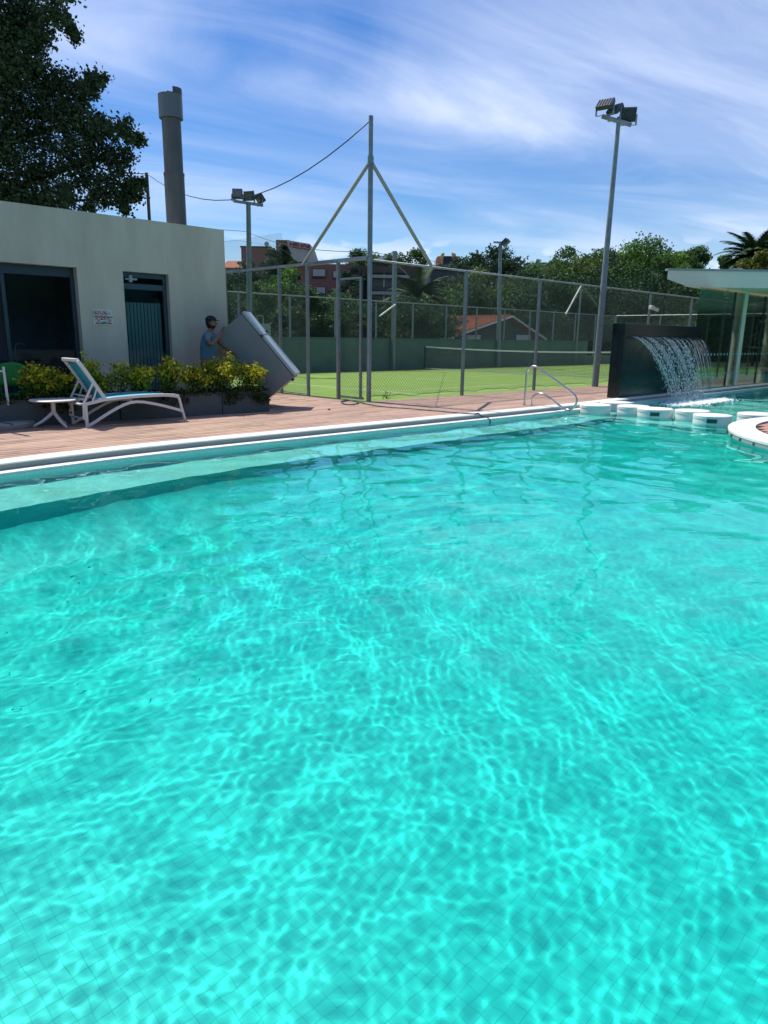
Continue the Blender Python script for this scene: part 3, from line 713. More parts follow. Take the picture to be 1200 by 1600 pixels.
# ------------------------------------------------------------------ stepping stones and the round island
step_g = 'round white stepping stones across the pool'
stepm = mat('stepping_stone_white', (.76, .77, .73), .5, noise=.05, nscale=4, bump=.1, bscale=70)
specs = [((908, 953, 632), 0, 'white stepping stone nearest the steel handrail'), ((940, 984, 628), 0, 'stepping stone half hidden behind the first two, closest to the black wall'),
         ((967, 1013, 634), 0, 'plain white stepping stone touching the first one with a dark light niche'), ((999, 1049, 638), 1, 'stepping stone with a dark light niche, left of the other one that has a niche'),
         ((1058, 1106, 641), 0, 'plain white stepping stone between the two that have dark niches'), ((1087, 1140, 648), 1, 'stepping stone with a dark light niche, nearest the round island'),
         ((1157, 1209, 646), 0, 'white stepping stone against the edge of the round island')]
STONES = []
for (xa, xb, yy), niche, lab in specs:
    a, b = at(xa, yy, .04), at(xb, yy, .04); c_ = (a+b)/2; r_ = (b-a).length/2
    th_ = thing('stepping_stone', lab, 'stepping stone', (c_.x, c_.y, WZ), 0, step_g); STONES.append(c_)
    pr_ = [(r_*.97, FLOOR_Z), (r_*.97, -.02), (r_*.985, .0)] if False else None
    m_ = MB(); m_.lathe([(r_-.006, FLOOR_Z), (r_-.006, -.03)], 40, (c_.x, c_.y, 0)); bd = m_.build('drum', stepm, th_, smooth='auto')
    m_ = MB(); m_.lathe([(r_-.005, -.031), (r_, -.024), (r_, .028), (r_-.012, .042)], 40, (c_.x, c_.y, 0)); m_.build('top', stepm, th_, smooth='auto')
    if niche:
        cd = Vector((-c_.x, -c_.y, 0)).normalized(); sd = Vector((cd.y, -cd.x, 0))
        q = c_+cd*(r_-.012); q.z = -.055
        m_ = MB(); 
        m_.bar(q-sd*.09+cd*.0, q+sd*.09, .035, .075, up=(0, 0, 1)); m_.build('light_niche', mat('niche_dark', (.02, .10, .09), .3), th_)
isl = thing('round_island', 'round deck island with a broad white stone rim, at the right edge', 'island', (9.36, 10.58, 0), A0)
ic = Vector((9.36, 10.58, 0))
m_ = MB(); m_.lathe([(ISL_R-.06, FLOOR_Z), (ISL_R-.06, -.06)], 96, ic); m_.build('drum', lin2, isl, smooth='auto')
m_ = MB(); nL = 96; prof = [(ISL_R-.42, -.02), (ISL_R-.42, .026), (ISL_R-.03, .022), (ISL_R, .008), (ISL_R, -.03), (ISL_R-.02, -.04)]
vs = [(ic.x+r*math.cos(2*math.pi*k/nL), ic.y+r*math.sin(2*math.pi*k/nL), z) for r, z in prof for k in range(nL)]
m_.add(vs, [(i*nL+k, (i+1)*nL+k, (i+1)*nL+(k+1)%nL, i*nL+(k+1)%nL)[::-1] for i in range(len(prof)-1) for k in range(nL)]); rim = m_.build('rim', white_st, isl, smooth='auto')
m_ = MB()
for k in range(150):
    if k % 3: continue
    g = 2*math.pi*k/150; c_ = ic+Vector((math.cos(g), math.sin(g), 0))*(ISL_R+.0)
    m_.bar(c_+Vector((0, 0, -.085)), c_+Vector((0, 0, -.035)), .006, .05, up=(math.cos(g), math.sin(g), 0))
m_.build('tile_joint', mat('joint', (.18, .24, .22), .8), isl, kind='stuff')
m_ = MB(); m_.lathe([(ISL_R-.005, -.09), (ISL_R-.005, -.041)], 96, ic); m_.build('waterline_tile', face_st, isl, smooth='auto')
m_ = MB(); m_.lathe([(ISL_R-.40, -.05), (ISL_R-.40, -.005)], 96, ic); m_.build('deck_bed', deck_base_m, isl)
bv, bf, bc = [], [], []
Rr = ISL_R-.43; y = -Rr
isv = []; isc = []
while y < Rr:
    yc = min(abs(y), abs(y+.146)) if y*(y+.146) > 0 else 0
    hw = math.sqrt(max(Rr*Rr-max(abs(y), abs(y+.146))**2, 0))
    x = -hw
    while x < hw-.05:
        xe = min(x+random.choice([2.2, 1.1, 1.7]), hw)
        m1_ = MB(Matrix.Translation(ic) @ Matrix.Rotation(A0, 4, 'Z')); m1_.box(x+.002, xe-.002, y+.003, y+.143, .0, .018)
        isv.append(m1_); x = xe
    y += .146
mm = MB()
for q in isv: k = len(mm.v); mm.v += q.v; mm.f += [tuple(i+k for i in f) for f in q.f]
o_ = mm.build('deck_board', mat('island_board', (.38, .21, .155), .7, noise=.12, nscale=5), isl, kind='stuff')

# ------------------------------------------------------------------ pavilion on the right
pav = thing('pavilion', 'white flat-roofed pavilion with round columns and glass screens, at the right edge', 'building', W(15, -1), A0)
pav_m = mat('pavilion_white', (.78, .73, .58), .75, noise=.04, nscale=1.5)
Dp = 22.5
zt, zb = atY(1110, 423, Dp).z, atY(1110, 449, Dp).z
xA, xT = atY(1077, 440, Dp).x, atY(1043, 430, Dp).x
zt2 = zt-.0
m_ = MB()
# roof slab: tapered wing at the left, deep fascia further right; top polygon set back
yf, yb = Dp, Dp+13
thin = atY(1043, 436, Dp).z
vs = [(xT, yf, zt), (xA, yf, zt), (40, yf, zt), (xT+13.2, yb, zt), (xA+13.2, yb, zt), (40, yb, zt),
      (xT, yf, thin), (xA, yf, zb), (40, yf, zb), (xT+13.2, yb, thin), (xA+13.2, yb, zb), (40, yb, zb)]
m_.add(vs, [(0,1,4,3), (1,2,5,4), (0,6,7,1), (1,7,8,2), (6,9,10,7), (7,10,11,8), (3,4,10,9), (4,5,11,10), (0,3,9,6), (2,8,11,5)])
m_.build('roof_slab', pav_m, pav)
m_ = MB(); m_.box(xT-.02, 40, yf-.03, yf+.2, zt-.005, zt+.05); m_.build('roof_flashing', steel, pav)
for cx_, cy_ in ((1143, 603), (1192, 598)):
    b_ = at(cx_, cy_, 0); 
    m_ = MB(); m_.tube([(b_.x, b_.y, -.02), (b_.x, b_.y, zb+.02)], .17, 24); m_.build('column', pav_m, pav, smooth='auto')
for k in range(2):
    b_ = W(20.2+3.2*k, -2.75); m_ = MB(); m_.tube([(b_.x, b_.y, -.02), (b_.x, b_.y, zb+.02)], .17, 24); m_.build('column', pav_m, pav, smooth='auto')
gx = [10.6, 13.35, 16.1, 18.9, 21.7]
for a, b in zip(gx[:-1], gx[1:]):
    m_ = MB(COURT); m_.box(a+.01, b-.01, -2.80, -2.788, .03, zb-.06); m_.build('glass_panel', clear_glass, pav)
m_ = MB(COURT); m_.box(10.6, 21.7, -2.83, -2.76, .011, .04); m_.build('sill', steel, pav)
for s in gx[1:]:
    m_ = MB(COURT); m_.box(s-.012, s+.012, -2.82, -2.77, .04, zb-.05); m_.build('mullion', alu_m, pav)
dotm = mat('glass_dot', (.5, .6, .56), .8)
m_ = MB(COURT)
for zq in (1.02, .42):
    s = 11.4
    while s < 19: m_.box(s, s+.05, -2.806, -2.802, zq, zq+.07); s += .26
m_.build('safety_dot', dotm, pav, kind='stuff')
# wall lamp under the eave
lq = atY(1136, 460, Dp+.9)
lm = thing('spot_lamp', 'white twin spot lamp under the eave of the pavilion', 'lamp', lq, 0)
m_ = MB(); m_.bar(lq+Vector((-.08, 0, .02)), lq+Vector((.1, 0, .02)), .12, .10); m_.build('housing', pav_m, lm, bevel=.02)
m_ = MB(); m_.bar(lq+Vector((-.02, .02, -.1)), lq+Vector((.1, .02, -.1)), .08, .06); m_.build('lower_head', pav_m, lm, bevel=.02)
m_ = MB(); m_.bar(lq+Vector((.02, .02, .06)), Vector((lq.x+.02, lq.y+.02, zb+.02)), .02, .02); m_.build('stem', steel, lm)
# roof vent pipe
vq = atY(1152, 424, Dp+5)
vt = thing('roof_vent', 'grey cylinder vent standing on the pavilion roof, left of the palm', 'vent', (vq.x, vq.y, zt), 0)
m_ = MB(); m_.lathe([(.17, zt), (.17, zt+.55)], 20, (vq.x, vq.y, 0)); m_.build('pipe', steel, vt, smooth='auto')
m_ = MB(); m_.box(vq.x-.5, vq.x-.18, vq.y-.2, vq.y+.2, zt, zt+.24); m_.build('box', mat('vent_brick', (.35, .2, .13), .8), vt)
# ------------------------------------------------------------------ foliage
def leafmat(name, trans=.30, rough=.5):
    m = bpy.data.materials.new(name); m.use_nodes = True; t = m.node_tree; t.nodes.clear()
    o = N(t, 'ShaderNodeOutputMaterial'); a = N(t, 'ShaderNodeAttribute', attribute_name='tone')
    p = N(t, 'ShaderNodeBsdfPrincipled'); p.inputs['Roughness'].default_value = .6; p.inputs['Specular IOR Level'].default_value = .16
    tl = N(t, 'ShaderNodeBsdfTranslucent'); mx = N(t, 'ShaderNodeMixShader'); mx.inputs[0].default_value = trans
    t.links.new(a.outputs['Color'], p.inputs['Base Color']); t.links.new(a.outputs['Color'], tl.inputs[0])
    t.links.new(p.outputs[0], mx.inputs[1]); t.links.new(tl.outputs[0], mx.inputs[2]); t.links.new(mx.outputs[0], o.inputs[0]); return m
leaf_m = leafmat('leaf'); bark_m = mat('bark', (.10, .075, .055), .9, noise=.3, nscale=9, bump=.4, bscale=20)
def leaf_quads(P, size, col, elong=1.7, up=0.0):
    n = len(P); a = rng.normal(size=(n, 3)); a[:, 2] += up; a /= np.linalg.norm(a, axis=1)[:, None]
    b = rng.normal(size=(n, 3)); b -= a*(a*b).sum(1)[:, None]; b /= np.linalg.norm(b, axis=1)[:, None]
    L = (size*elong/2)[:, None]; Wd = (size/2)[:, None]; nrm = np.cross(a, b)
    v = np.stack([P-a*L, P+b*Wd+nrm*Wd*.25, P+a*L, P-b*Wd+nrm*Wd*.25], 1).reshape(-1, 3)
    return v, np.arange(n*4).reshape(-1, 4), col
def blob_points(c, r, n, squash=.8, shell=.55):
    d = rng.normal(size=(n, 3)); d /= np.linalg.norm(d, axis=1)[:, None]
    rr = shell+(1-shell)*rng.random(n)**.7
    rr *= 1+.16*np.sin(d[:, 0]*7+c[0])+.12*np.sin(d[:, 1]*9+d[:, 2]*6+c[1])
    return np.array(c)+d*rr[:, None]*np.array([r, r, r*squash])
def crown_cloud(R_, H_, clumps, per, lsize, base, var=.25, clump_r=.34, light=None, pz=.35, hollow=.45, flat=.75):
    """crown centred at the origin, R_ wide, H_ half height"""
    Ps, Cs, Ss = [], [], []
    for k in range(clumps):
        d = rng.normal(size=3); d /= np.linalg.norm(d); d[2] = d[2]*.9+pz*rng.random()
        q = hollow+(1-hollow)*rng.random()**.6
        c = d*q*np.array([R_, R_, H_]); r = R_*clump_r*rng.uniform(.6, 1.25)
        P = blob_points(c, r, per, flat, .35)
        tone = np.array(base)*rng.uniform(1-var, 1+var)
        if light is not None and rng.random() < .35: tone = np.array(light)*rng.uniform(.8, 1.15)
        col = tone*(1+rng.normal(0, .16, (per, 1)))
        Ps.append(P); Cs.append(np.clip(col, .004, 1)); Ss.append(lsize*rng.uniform(.7, 1.3, per))
    return np.concatenate(Ps), np.concatenate(Ss), np.concatenate(Cs)
TREEG = 'trees beyond the tennis court'
def tree(loc, h, R_, H_, clumps, per, lsize, base, label, light=None, name='tree', limbs=5, group=None, **k):
    """crown centre at height h-H_; trunk from the ground"""
    th_ = thing(name, label, 'tree', loc, rng.uniform(0, 6.28), group)
    zc = h-H_
    tk = MB(); top = Vector((0, 0, zc)); r0 = max(.08, R_*.065)
    tk.tube([(0, 0, -.1), (.04*R_, .02*R_, zc*.35), (-.03*R_, .05*R_, zc*.7), (0, 0, zc+H_*.3)], [r0*1.25, r0, r0*.75, r0*.3], 9)
    for i in range(limbs):
        g = 6.28*i/limbs+rng.uniform(-.4, .4); z0 = zc*rng.uniform(.55, .9)
        e = Vector((math.cos(g)*R_*.7, math.sin(g)*R_*.7, zc+H_*rng.uniform(-.3, .5)))
        s_ = Vector((0, 0, z0)); md = (s_+e)/2+Vector((0, 0, -.08*R_))
        tk.tube([s_, md, e], [r0*.5, r0*.33, r0*.1], 6)
    tk.build('trunk', bark_m, th_, smooth='auto', local=True)
    P, S_, Cc = crown_cloud(R_, H_, clumps, per, lsize, base, light=light, **k); P[:, 2] += zc
    v, f, c = leaf_quads(P, S_, Cc)
    npmesh('crown', v, f, leaf_m, th_, colors=c, kind='stuff')
    return th_
def gxy(px, D): p = atY(px, 540, D); return (p.x, D, -.05)
def ztop(px, py, D): return atY(px, py, D).z
DK, MID, OLV, LT = (.030, .070, .032), (.070, .145, .042), (.115, .175, .05), (.13, .25, .04)
T = [  # px, D, top py, crown radius, half height, base, light, label
 (378, 42, 420, 2.5, 2.6, DK, MID, 'dark tree just right of the clubhouse, behind the court wall'),
 (442, 37.5, 426, 1.75, 1.7, MID, LT, 'bright green rounded tree behind the court wall, left of the gate'),
 (441, 62, 391, 1.5, 2.0, (.055, .085, .045), OLV, 'olive green tree in front of the brick building with the rooftop letters'),
 (552, 58, 408, 1.8, 4.4, DK, (.03, .06, .04), 'narrow dark tree between the two brick apartment blocks'),
 (575, 95, 396, 3.4, 3.0, MID, None, 'distant tree showing above the gate beside the white gable'),
 (636, 92, 399, 2.9, 2.8, MID, None, 'distant tree between the tall grey post and the mast brace'),
 (530, 44, 455, 2.6, 2.4, DK, MID, 'low dark tree behind the court wall seen through the gate'),
 (697, 62, 452, 4.6, 3.4, DK, MID, 'dark spreading tree behind the palm and the tiled roof'),
 (752, 66, 436, 4.8, 3.8, (.05, .08, .035), OLV, 'yellowish green tree above the terracotta roof'),
 (815, 70, 430, 5.2, 4.2, (.032, .06, .036), MID, 'blue green tree over the right end of the terracotta roof'),
 (722, 100, 407, 4.4, 2.6, DK, None, 'low distant pine right of the pink tower'),
 (768, 98, 399, 4.6, 3.4, DK, (.03, .06, .03), 'dark distant pine behind the middle floodlight pole'),
 (836, 88, 420, 3.9, 2.4, MID, None, 'small rounded tree in front of the grey tower with aerials'),
 (892, 76, 403, 4.6, 4.2, MID, OLV, 'green tree left of the tall floodlight pole'),
 (948, 74, 397, 4.4, 4.2, (.045, .085, .03), OLV, 'full green tree right behind the tall floodlight pole'),
 (1006, 72, 386, 4.6, 4.4, MID, LT, 'tallest green tree to the right of the tall floodlight pole'),
 (1062, 74, 396, 3.6, 2.6, MID, OLV, 'airy tree with open branches above the left tip of the pavilion roof'),
 (862, 60, 448, 4.2, 3.4, DK, MID, 'dark tree low behind the white diagonal struts'),
 (925, 62, 440, 4.6, 4.2, DK, None, 'dark tree low behind the tall floodlight pole'),
 (1000, 64, 446, 5.0, 4.2, DK, None, 'very dark tree directly above the black waterfall wall'),
 (1078, 62, 452, 4.8, 3.8, DK, MID, 'dark tree seen behind the left glass panel of the pavilion'),
 (1145, 66, 452, 5.2, 4.2, DK, (.03, .055, .03), 'dark tree seen through the glass behind the left column'),
 (1215, 68, 448, 5.6, 4.6, DK, None, 'dark tree behind the pavilion at the far right edge'),
 (1124, 92, 404, 1.7, 1.5, MID, None, 'tiny tree top left of the vent on the pavilion roof'),
]
for (px_, D_, ty, R_, H_, b_, l_, lab) in T:
    far = D_ > 80
    per = 330 if not far else 170; per = 300 if D_ < 45 else per
    cl_ = int(60 if R_ > 3 else 45)
    big = R_ > 4
    tree(gxy(px_, D_), ztop(px_, ty, D_)+.05, R_, H_, int(cl_*(1.5 if big else 1)), per, min(.20, .0021*D_), b_, lab, light=l_, group=TREEG,
         clump_r=(.22 if 'airy' in lab else .30), hollow=.4)
# ivy covered clump on the far fence
ivp = W(9.7, 12.9)
for (px_, D_, w_, zt_, lab) in ((640, 38.5, 2.9, 472, 'broad dark ivy covered bush over the court wall, left of the terracotta roof'), (548, 36.5, 1.6, 492, 'ivy bush over the court wall beside the gate leaf, hiding a small tiled roof'), (470, 33.5, 1.7, 462, 'ragged climbing bush on the court wall left of the gate')):
    h_ = ztop(px_, zt_, D_)
    b = thing('ivy_bush', lab, 'bush', gxy(px_, D_), 0)
    P, S_, Cc = crown_cloud(w_*.8, h_*.5, 90, 230, .085, DK, light=(.05, .09, .02), clump_r=.32, hollow=.3); P[:, 2] = P[:, 2]*.95+h_*.5
    v, f, c = leaf_quads(P, S_, Cc); npmesh('foliage', v, f, leaf_m, b, colors=c, kind='stuff')
    m_ = MB(); m_.tube([(0, 0, -.1), (.1, 0, h_*.4), (0, .1, h_*.7)], [.12, .09, .04], 7); m_.build('stem', bark_m, b, smooth=True, local=True)
# low dark undergrowth that closes the view under the far trees
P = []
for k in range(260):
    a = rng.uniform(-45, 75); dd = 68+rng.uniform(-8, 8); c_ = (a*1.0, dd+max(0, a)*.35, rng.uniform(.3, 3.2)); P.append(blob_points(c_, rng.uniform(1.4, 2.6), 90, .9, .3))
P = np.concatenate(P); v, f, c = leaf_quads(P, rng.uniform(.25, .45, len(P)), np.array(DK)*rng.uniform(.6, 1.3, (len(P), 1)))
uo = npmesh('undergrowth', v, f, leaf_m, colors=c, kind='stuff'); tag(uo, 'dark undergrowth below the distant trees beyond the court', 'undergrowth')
P = []  # mostly unseen ring of trees, added to darken the reflections in the glass
for k in range(1000):
    az = R(rng.uniform(36, 262)) if k % 8 else R(rng.uniform(-62, -17)); dd = rng.uniform(50, 62) if az < R(120) else rng.uniform(24, 34)
    hh = (4.5 if az < 0 else 9.5 if az < R(120) else 6.5)*rng.uniform(.02, 1)
    P.append(blob_points((math.sin(az)*dd, math.cos(az)*dd, hh), rng.uniform(1.6, 2.9), 80, .9, .3))
P = np.concatenate(P); v, f, c = leaf_quads(P, rng.uniform(.8, 1.3, len(P)), np.array((.030, .065, .030))*rng.uniform(.6, 1.3, (len(P), 1)))
uo = npmesh('added_treeline', v, f, leaf_m, colors=c, kind='stuff'); tag(uo, 'added belt of dark trees, mostly out of view, mirrored in the glass and seen through it', 'trees')

# big dark tree over the clubhouse
bt = thing('big_tree', 'huge dark leafy tree rising behind the clubhouse roof at the upper left', 'tree', (-12.5, 21.5, -.05), 0)
m_ = MB(); m_.tube([(-12.5, 21.5, 0), (-12.3, 21.4, 3), (-12.2, 21.6, 5.5), (-12.4, 21.5, 8)], [.42, .36, .30, .2], 12)
for e in ((-7.9, 20.6, 7.0), (-8.3, 21, 5.0), (-9.0, 20.2, 9.0), (-10, 20.5, 10.5), (-7.6, 21, 6.1), (-9.2, 20.5, 8.1), (-8.8, 20.8, 10.6)):
    s_ = Vector((-12.25, 21.5, random.uniform(3.2, 5.8))); e = Vector(e); md = (s_+e)/2+Vector((random.uniform(-.3, .3), 0, .35))
    m_.tube([s_, md, e], [.16, .10, .03], 8)
m_.build('trunk', bark_m, bt, smooth='auto')
Ps, Ss, Cs = [], [], []
def bigblob(px_, py_, D_, r_, n_, ls=.10):
    c_ = atY(px_, py_, D_); P = blob_points((c_.x, c_.y, c_.z), r_, n_, .9, .2); P = P+rng.normal(0, .07+.10*r_, P.shape)*(rng.random((n_, 1)) < .45)
    Ps.append(P); Ss.append(ls*rng.uniform(.7, 1.35, n_)); Cs.append(np.clip(np.array((.048, .088, .040))*rng.uniform(.7, 1.3)*(1+rng.normal(0, .2, (n_, 1))), .003, 1))
B = [(0, 30, .9), (45, 25, .75), (85, 15, .42), (30, 75, .7), (10, 110, .9), (60, 120, .62), (95, 130, .5), (20, 170, .9), (80, 165, .65), (125, 150, .42), (145, 128, .24), (157, 122, .15),
     (110, 185, .62), (140, 195, .48), (165, 200, .36), (190, 200, .30), (208, 215, .20), (218, 220, .13), (60, 215, .85), (10, 240, .95), (120, 235, .7), (165, 240, .5), (190, 250, .34), (70, 275, .8), (130, 280, .5), (175, 285, .42),
     (200, 292, .30), (208, 305, .26), (20, 300, .8), (100, 310, .5), (150, 308, .34), (185, 312, .26), (215, 285, .16), (196, 326, .13), (105, 35, .18), (112, 48, .12), (118, 60, .08), (60, 60, .4), (40, 320, .6), (75, 322, .3), (140, 322, .16),
     (-40, 60, 1.3), (-60, 160, 1.5), (-60, 260, 1.4), (-40, 330, 1.0), (-30, -40, 1.3), (20, -70, 1.1), (70, -40, .6), (108, -10, .28)]
for (a, b, r_) in B:
    D_ = 20.5+random.uniform(-.7, .7); sc_ = 1.0
    n_ = int(110+1450*r_**1.8); bigblob(a, b, D_, r_*.88, int(n_*1.35), .062)
    for q in range(5):                                # ragged twig ends
        g = random.uniform(0, 6.28); bigblob(a+math.cos(g)*r_*56, b+math.sin(g)*r_*50, D_, r_*.20+.05, int(26+70*r_), .058)
for (a, b, r_) in [(-130, 0, 3), (-160, 160, 3.2), (-130, 280, 2.6), (-260, 80, 3.5), (-60, -160, 3)]: bigblob(a, b, 22.5, r_, 3200, .14)
v, f, c = leaf_quads(np.concatenate(Ps), np.concatenate(Ss), np.concatenate(Cs), 1.5)
bi = np.array(PM[bt.name].inverted().to_translation()); npmesh('crown', v+bi, f, leaf_m, bt, colors=c, kind='stuff')

# palms
def palm(name, label, x, y, zc, R_, nf, trunk_r, seed, base=(.05, .09, .035), droop=.55):
    random.seed(seed); th_ = thing(name, label, 'palm', (x, y, -.05), 0)
    m_ = MB(); m_.tube([(x, y, 0), (x+.1, y, zc*.5), (x, y, zc)], [trunk_r*1.15, trunk_r, trunk_r*1.1], 12); m_.build('trunk', bark_m, th_, smooth='auto')
    pm_ = mat(name+'_frond', base, .65, spec=.15, noise=.2, nscale=2)
    for k in range(nf):
        g = 2*math.pi*k/nf*2.4+random.uniform(-.2, .2); el = random.uniform(-.3, 1.45); L = R_*random.uniform(.85, 1.1)
        m_ = MB(); pts = []; p = Vector((x, y, zc)); dirh = Vector((math.cos(g), math.sin(g), 0)); e_ = el
        for q in range(9):
            pts.append(p.copy()); st_ = L/8; p = p+(dirh*math.cos(e_)+Vector((0, 0, math.sin(e_))))*st_; e_ -= droop*.33
        m_.tube(pts, [.035*(1-q/9.5)+.006 for q in range(9)], 4)
        side = Vector((-dirh.y, dirh.x, 0))
        for q in range(1, 44):
            f_ = q/44*8; i = min(int(f_), 7); pp = pts[i].lerp(pts[i+1], f_-i); tn = (pts[i+1]-pts[i]).normalized()
            ll = R_*.27*math.sin(min(1, (q+4)/20)*math.pi/2)*(1-.6*(q/44)**3)
            for sg_2 in (-1, 1):
                tip = pp+(side*sg_2*.75+tn*.65+Vector((0, 0, -.22+.1*random.random()))).normalized()*ll
                wv_ = tn*.042*R_/2.4
                m_.add([pp-wv_, pp+wv_, tip], [(0, 1, 2)])
        m_.build('frond', pm_, th_)
    return th_
p_ = atY(1178, 403, 62); palm('palm_tree', 'tall date palm with arching fronds above the pavilion roof', p_.x, p_.y, p_.z, 3.0, 78, .34, 5, droop=.42)
p_ = atY(652, 468, 50); palm('palm_tree', 'shaggy palm behind the court beside the dark apartment block', p_.x, p_.y, p_.z, 2.6, 60, .3, 9, (.06, .10, .045), droop=.40)
random.seed(21)
q_ = atY(1196, 412, 48); tree((q_.x, q_.y, -.05), q_.z+.7, 1.5, 1.4, 40, 120, .14, (.09, .11, .02), 'yellow green bush top in front of the date palm, at the right edge', light=(.16, .16, .03), name='tree')

# ------------------------------------------------------------------ buildings far behind
brick_m = mat('brick_wall', (.27, .125, .10), .9, col2=(.20, .10, .085), nscale=3)
dbrick = mat('dark_block_wall', (.07, .06, .06), .9, noise=.15, nscale=2)
shut_m = mat('pale_shutter', (.42, .40, .36), .8); conc_m = mat('pale_concrete', (.38, .38, .35), .85, noise=.08, nscale=1); dkwin = mat('dark_window', (.02, .03, .04), .2)
terr = mat('terracotta', (.30, .10, .05), .85, noise=.25, nscale=6)
def facing(px_, py0, py1, pxr, D_):
    a, b = atY(px_, py1, D_), atY(pxr, py0, D_); return a.x, b.x, a.z, b.z      # x0, x1, z0, z1
# HELIOS building
hb = thing('brick_building', 'brick building with a slanted grey rooftop panel lettered HELIOS', 'building', (*atY(440, 540, 88).xy, 0), 0)
x0, x1, z0, z1 = facing(432, 375, 425, 452, 88)
m_ = MB(); m_.box(x0, x1, 88, 95, 0, z1); m_.build('stair_tower', brick_m, hb)
sa_, sb_ = atY(448, 375, 87.6), atY(484, 381, 87.6); sc_, sd_ = atY(493, 409, 87.6), atY(455, 409, 87.6)
m_ = MB(); pv = [sa_, sb_, sc_, sd_]; m_.add([tuple(p) for p in pv]+[(p.x, p.y+6, p.z) for p in pv], [(0, 1, 2, 3), (7, 6, 5, 4), (0, 4, 5, 1), (1, 5, 6, 2), (2, 6, 7, 3), (3, 7, 4, 0)]); m_.build('roof_panel', conc_m, hb)
x0, x1, z0, z1 = facing(452, 400, 425, 490, 88.5); m_ = MB(); m_.box(x0, x1, 88.6, 95, 0, z1); m_.build('wall', brick_m, hb)
fc = bpy.data.curves.new('lettering', 'FONT'); fc.body = 'HELIOS'; fc.size = .76; fc.extrude = .03; fc.offset = .02; fc.space_character = 1.0; fc.align_x = 'CENTER'; fc.align_y = 'CENTER'
_t = bpy.data.objects.new('lettering', fc); C.objects.link(_t); bpy.context.view_layer.update()
_me = bpy.data.meshes.new_from_object(_t.evaluated_get(bpy.context.evaluated_depsgraph_get())); bpy.data.objects.remove(_t)
fo_ = bpy.data.objects.new('lettering', _me); C.objects.link(fo_); _me.materials.clear(); _me.materials.append(mat('sign_letter_red', (.22, .035, .04), .7))
pc = atY(468.5, 384.8, 87.48); dirx = (sb_-sa_).normalized()
fo_.parent = hb; fo_.matrix_parent_inverse = Matrix.Identity(4)
rot_ = Matrix((dirx, Vector((-dirx.z, 0, dirx.x)), Vector((0, -1, 0)))).transposed().to_4x4()
fo_.matrix_local = PM[hb.name].inverted() @ Matrix.Translation(pc) @ rot_
# lower brick block with a dish
lb = thing('brick_building', 'low brick block with a satellite dish on its roof, left of the lettered building', 'building', (*atY(400, 540, 90).xy, 0), 0)
x0, x1, z0, z1 = facing(378, 387, 430, 422, 90); m_ = MB(); m_.box(x0, x1, 90, 97, 0, z1); m_.build('wall', brick_m, lb)
x2, x3, z2, z3 = facing(422, 393, 430, 433, 90); m_ = MB(); m_.box(x1+.01, x3, 90.3, 97, 0, z3); m_.build('side_wing', brick_m, lb)
m_ = MB(); m_.box(x0-.1, x1+.1, 89.9, 97.1, z1, z1+.15); m_.build('parapet', dbrick, lb)
dp = atY(416, 381, 90); m_ = MB(); m_.tube([(dp.x, 90.5, z1), (dp.x, 90.5, dp.z)], .05, 6)
k0 = len(m_.v); m_.lathe([(.05, 0), (.2, .03), (.30, .09), (.25, .07)], 16, (0, 0, 0))
Rm = Matrix.Translation((dp.x, 90.4, dp.z)) @ Matrix.Rotation(R(75), 4, 'X')
for i in range(k0, len(m_.v)): m_.v[i] = Rm @ m_.v[i]
m_.build('satellite_dish', conc_m, lb)
# small tiled house at far left
lh = thing('tiled_roof_house', 'little red tiled roof low beside the clubhouse corner', 'house', (*atY(372, 540, 60).xy, 0), 0)
x0, x1, z0, z1 = facing(345, 412, 440, 384, 60); m_ = MB(); m_.box(x0, x1, 60, 66, 0, z1-.3); m_.build('wall', conc_m, lh)
m_ = MB(); m_.add([(x0, 59.6, z1-.35), (x1, 59.6, z1-.35), (x1, 63, z1+.5), (x0, 63, z1+.5), (x0, 66.4, z1-.35), (x1, 66.4, z1-.35)], [(0, 1, 2, 3), (3, 2, 5, 4), (0, 3, 4), (1, 5, 2)]); m_.build('roof', terr, lh)
# brick apartments, two visible blocks of one terrace: left with shutters, right with long balconies
ab = thing('apartment_building', 'red brick apartment block with pale shutters seen left of the mast', 'building', (*atY(515, 540, 72).xy, 0), 0)
x0, x1, z0, z1 = facing(484, 413, 475, 556, 72); m_ = MB(); m_.box(x0, x1, 72, 80, 0, z1); m_.build('wall', brick_m, ab)
for (a, b, c, d) in ((489, 508, 421, 434), (521, 531, 424, 436), (495, 508, 449, 461), (521, 531, 451, 462), (495, 508, 478, 490), (521, 531, 480, 491)):
    xa, xb, za, zb_ = facing(a, c, d, b, 71.95); m_ = MB(); m_.box(xa-.06, xb+.06, 71.92, 72.02, za-.06, zb_+.06); w_ = m_.build('window', dkwin, ab)
    m_ = MB(); m_.box(xa, xb, 71.86, 71.915, za+.15, zb_); m_.build('shutter', shut_m, w_)
ac = thing('apartment_building', 'long brown apartment block with balcony bands between the mast and the palm', 'building', (*atY(620, 540, 74).xy, 0), 0)
x0, x1, z0, z1 = facing(556, 417, 490, 655, 74); m_ = MB(); m_.box(x0, x1, 74, 84, 0, z1); m_.build('wall', mat('brown_wall', (.11, .055, .045), .9), ac)
for (c, d) in ((422, 426), (430, 434), (449, 454), (456, 460), (473, 477)):
    xa, xb, za, zb_ = facing(580, c, d, 640, 73); m_ = MB(); m_.box(xa, xb, 72.9, 74, za, zb_); m_.build('balcony_band', shut_m if c in (430, 454, 456) else dbrick, ac)
for c, d in ((434, 449), (460, 473)):
    xa, xb, za, zb_ = facing(582, c, d, 636, 73.9); m_ = MB(); m_.box(xa, xb, 73.9, 73.98, za, zb_); m_.build('window_strip', dkwin, ac)
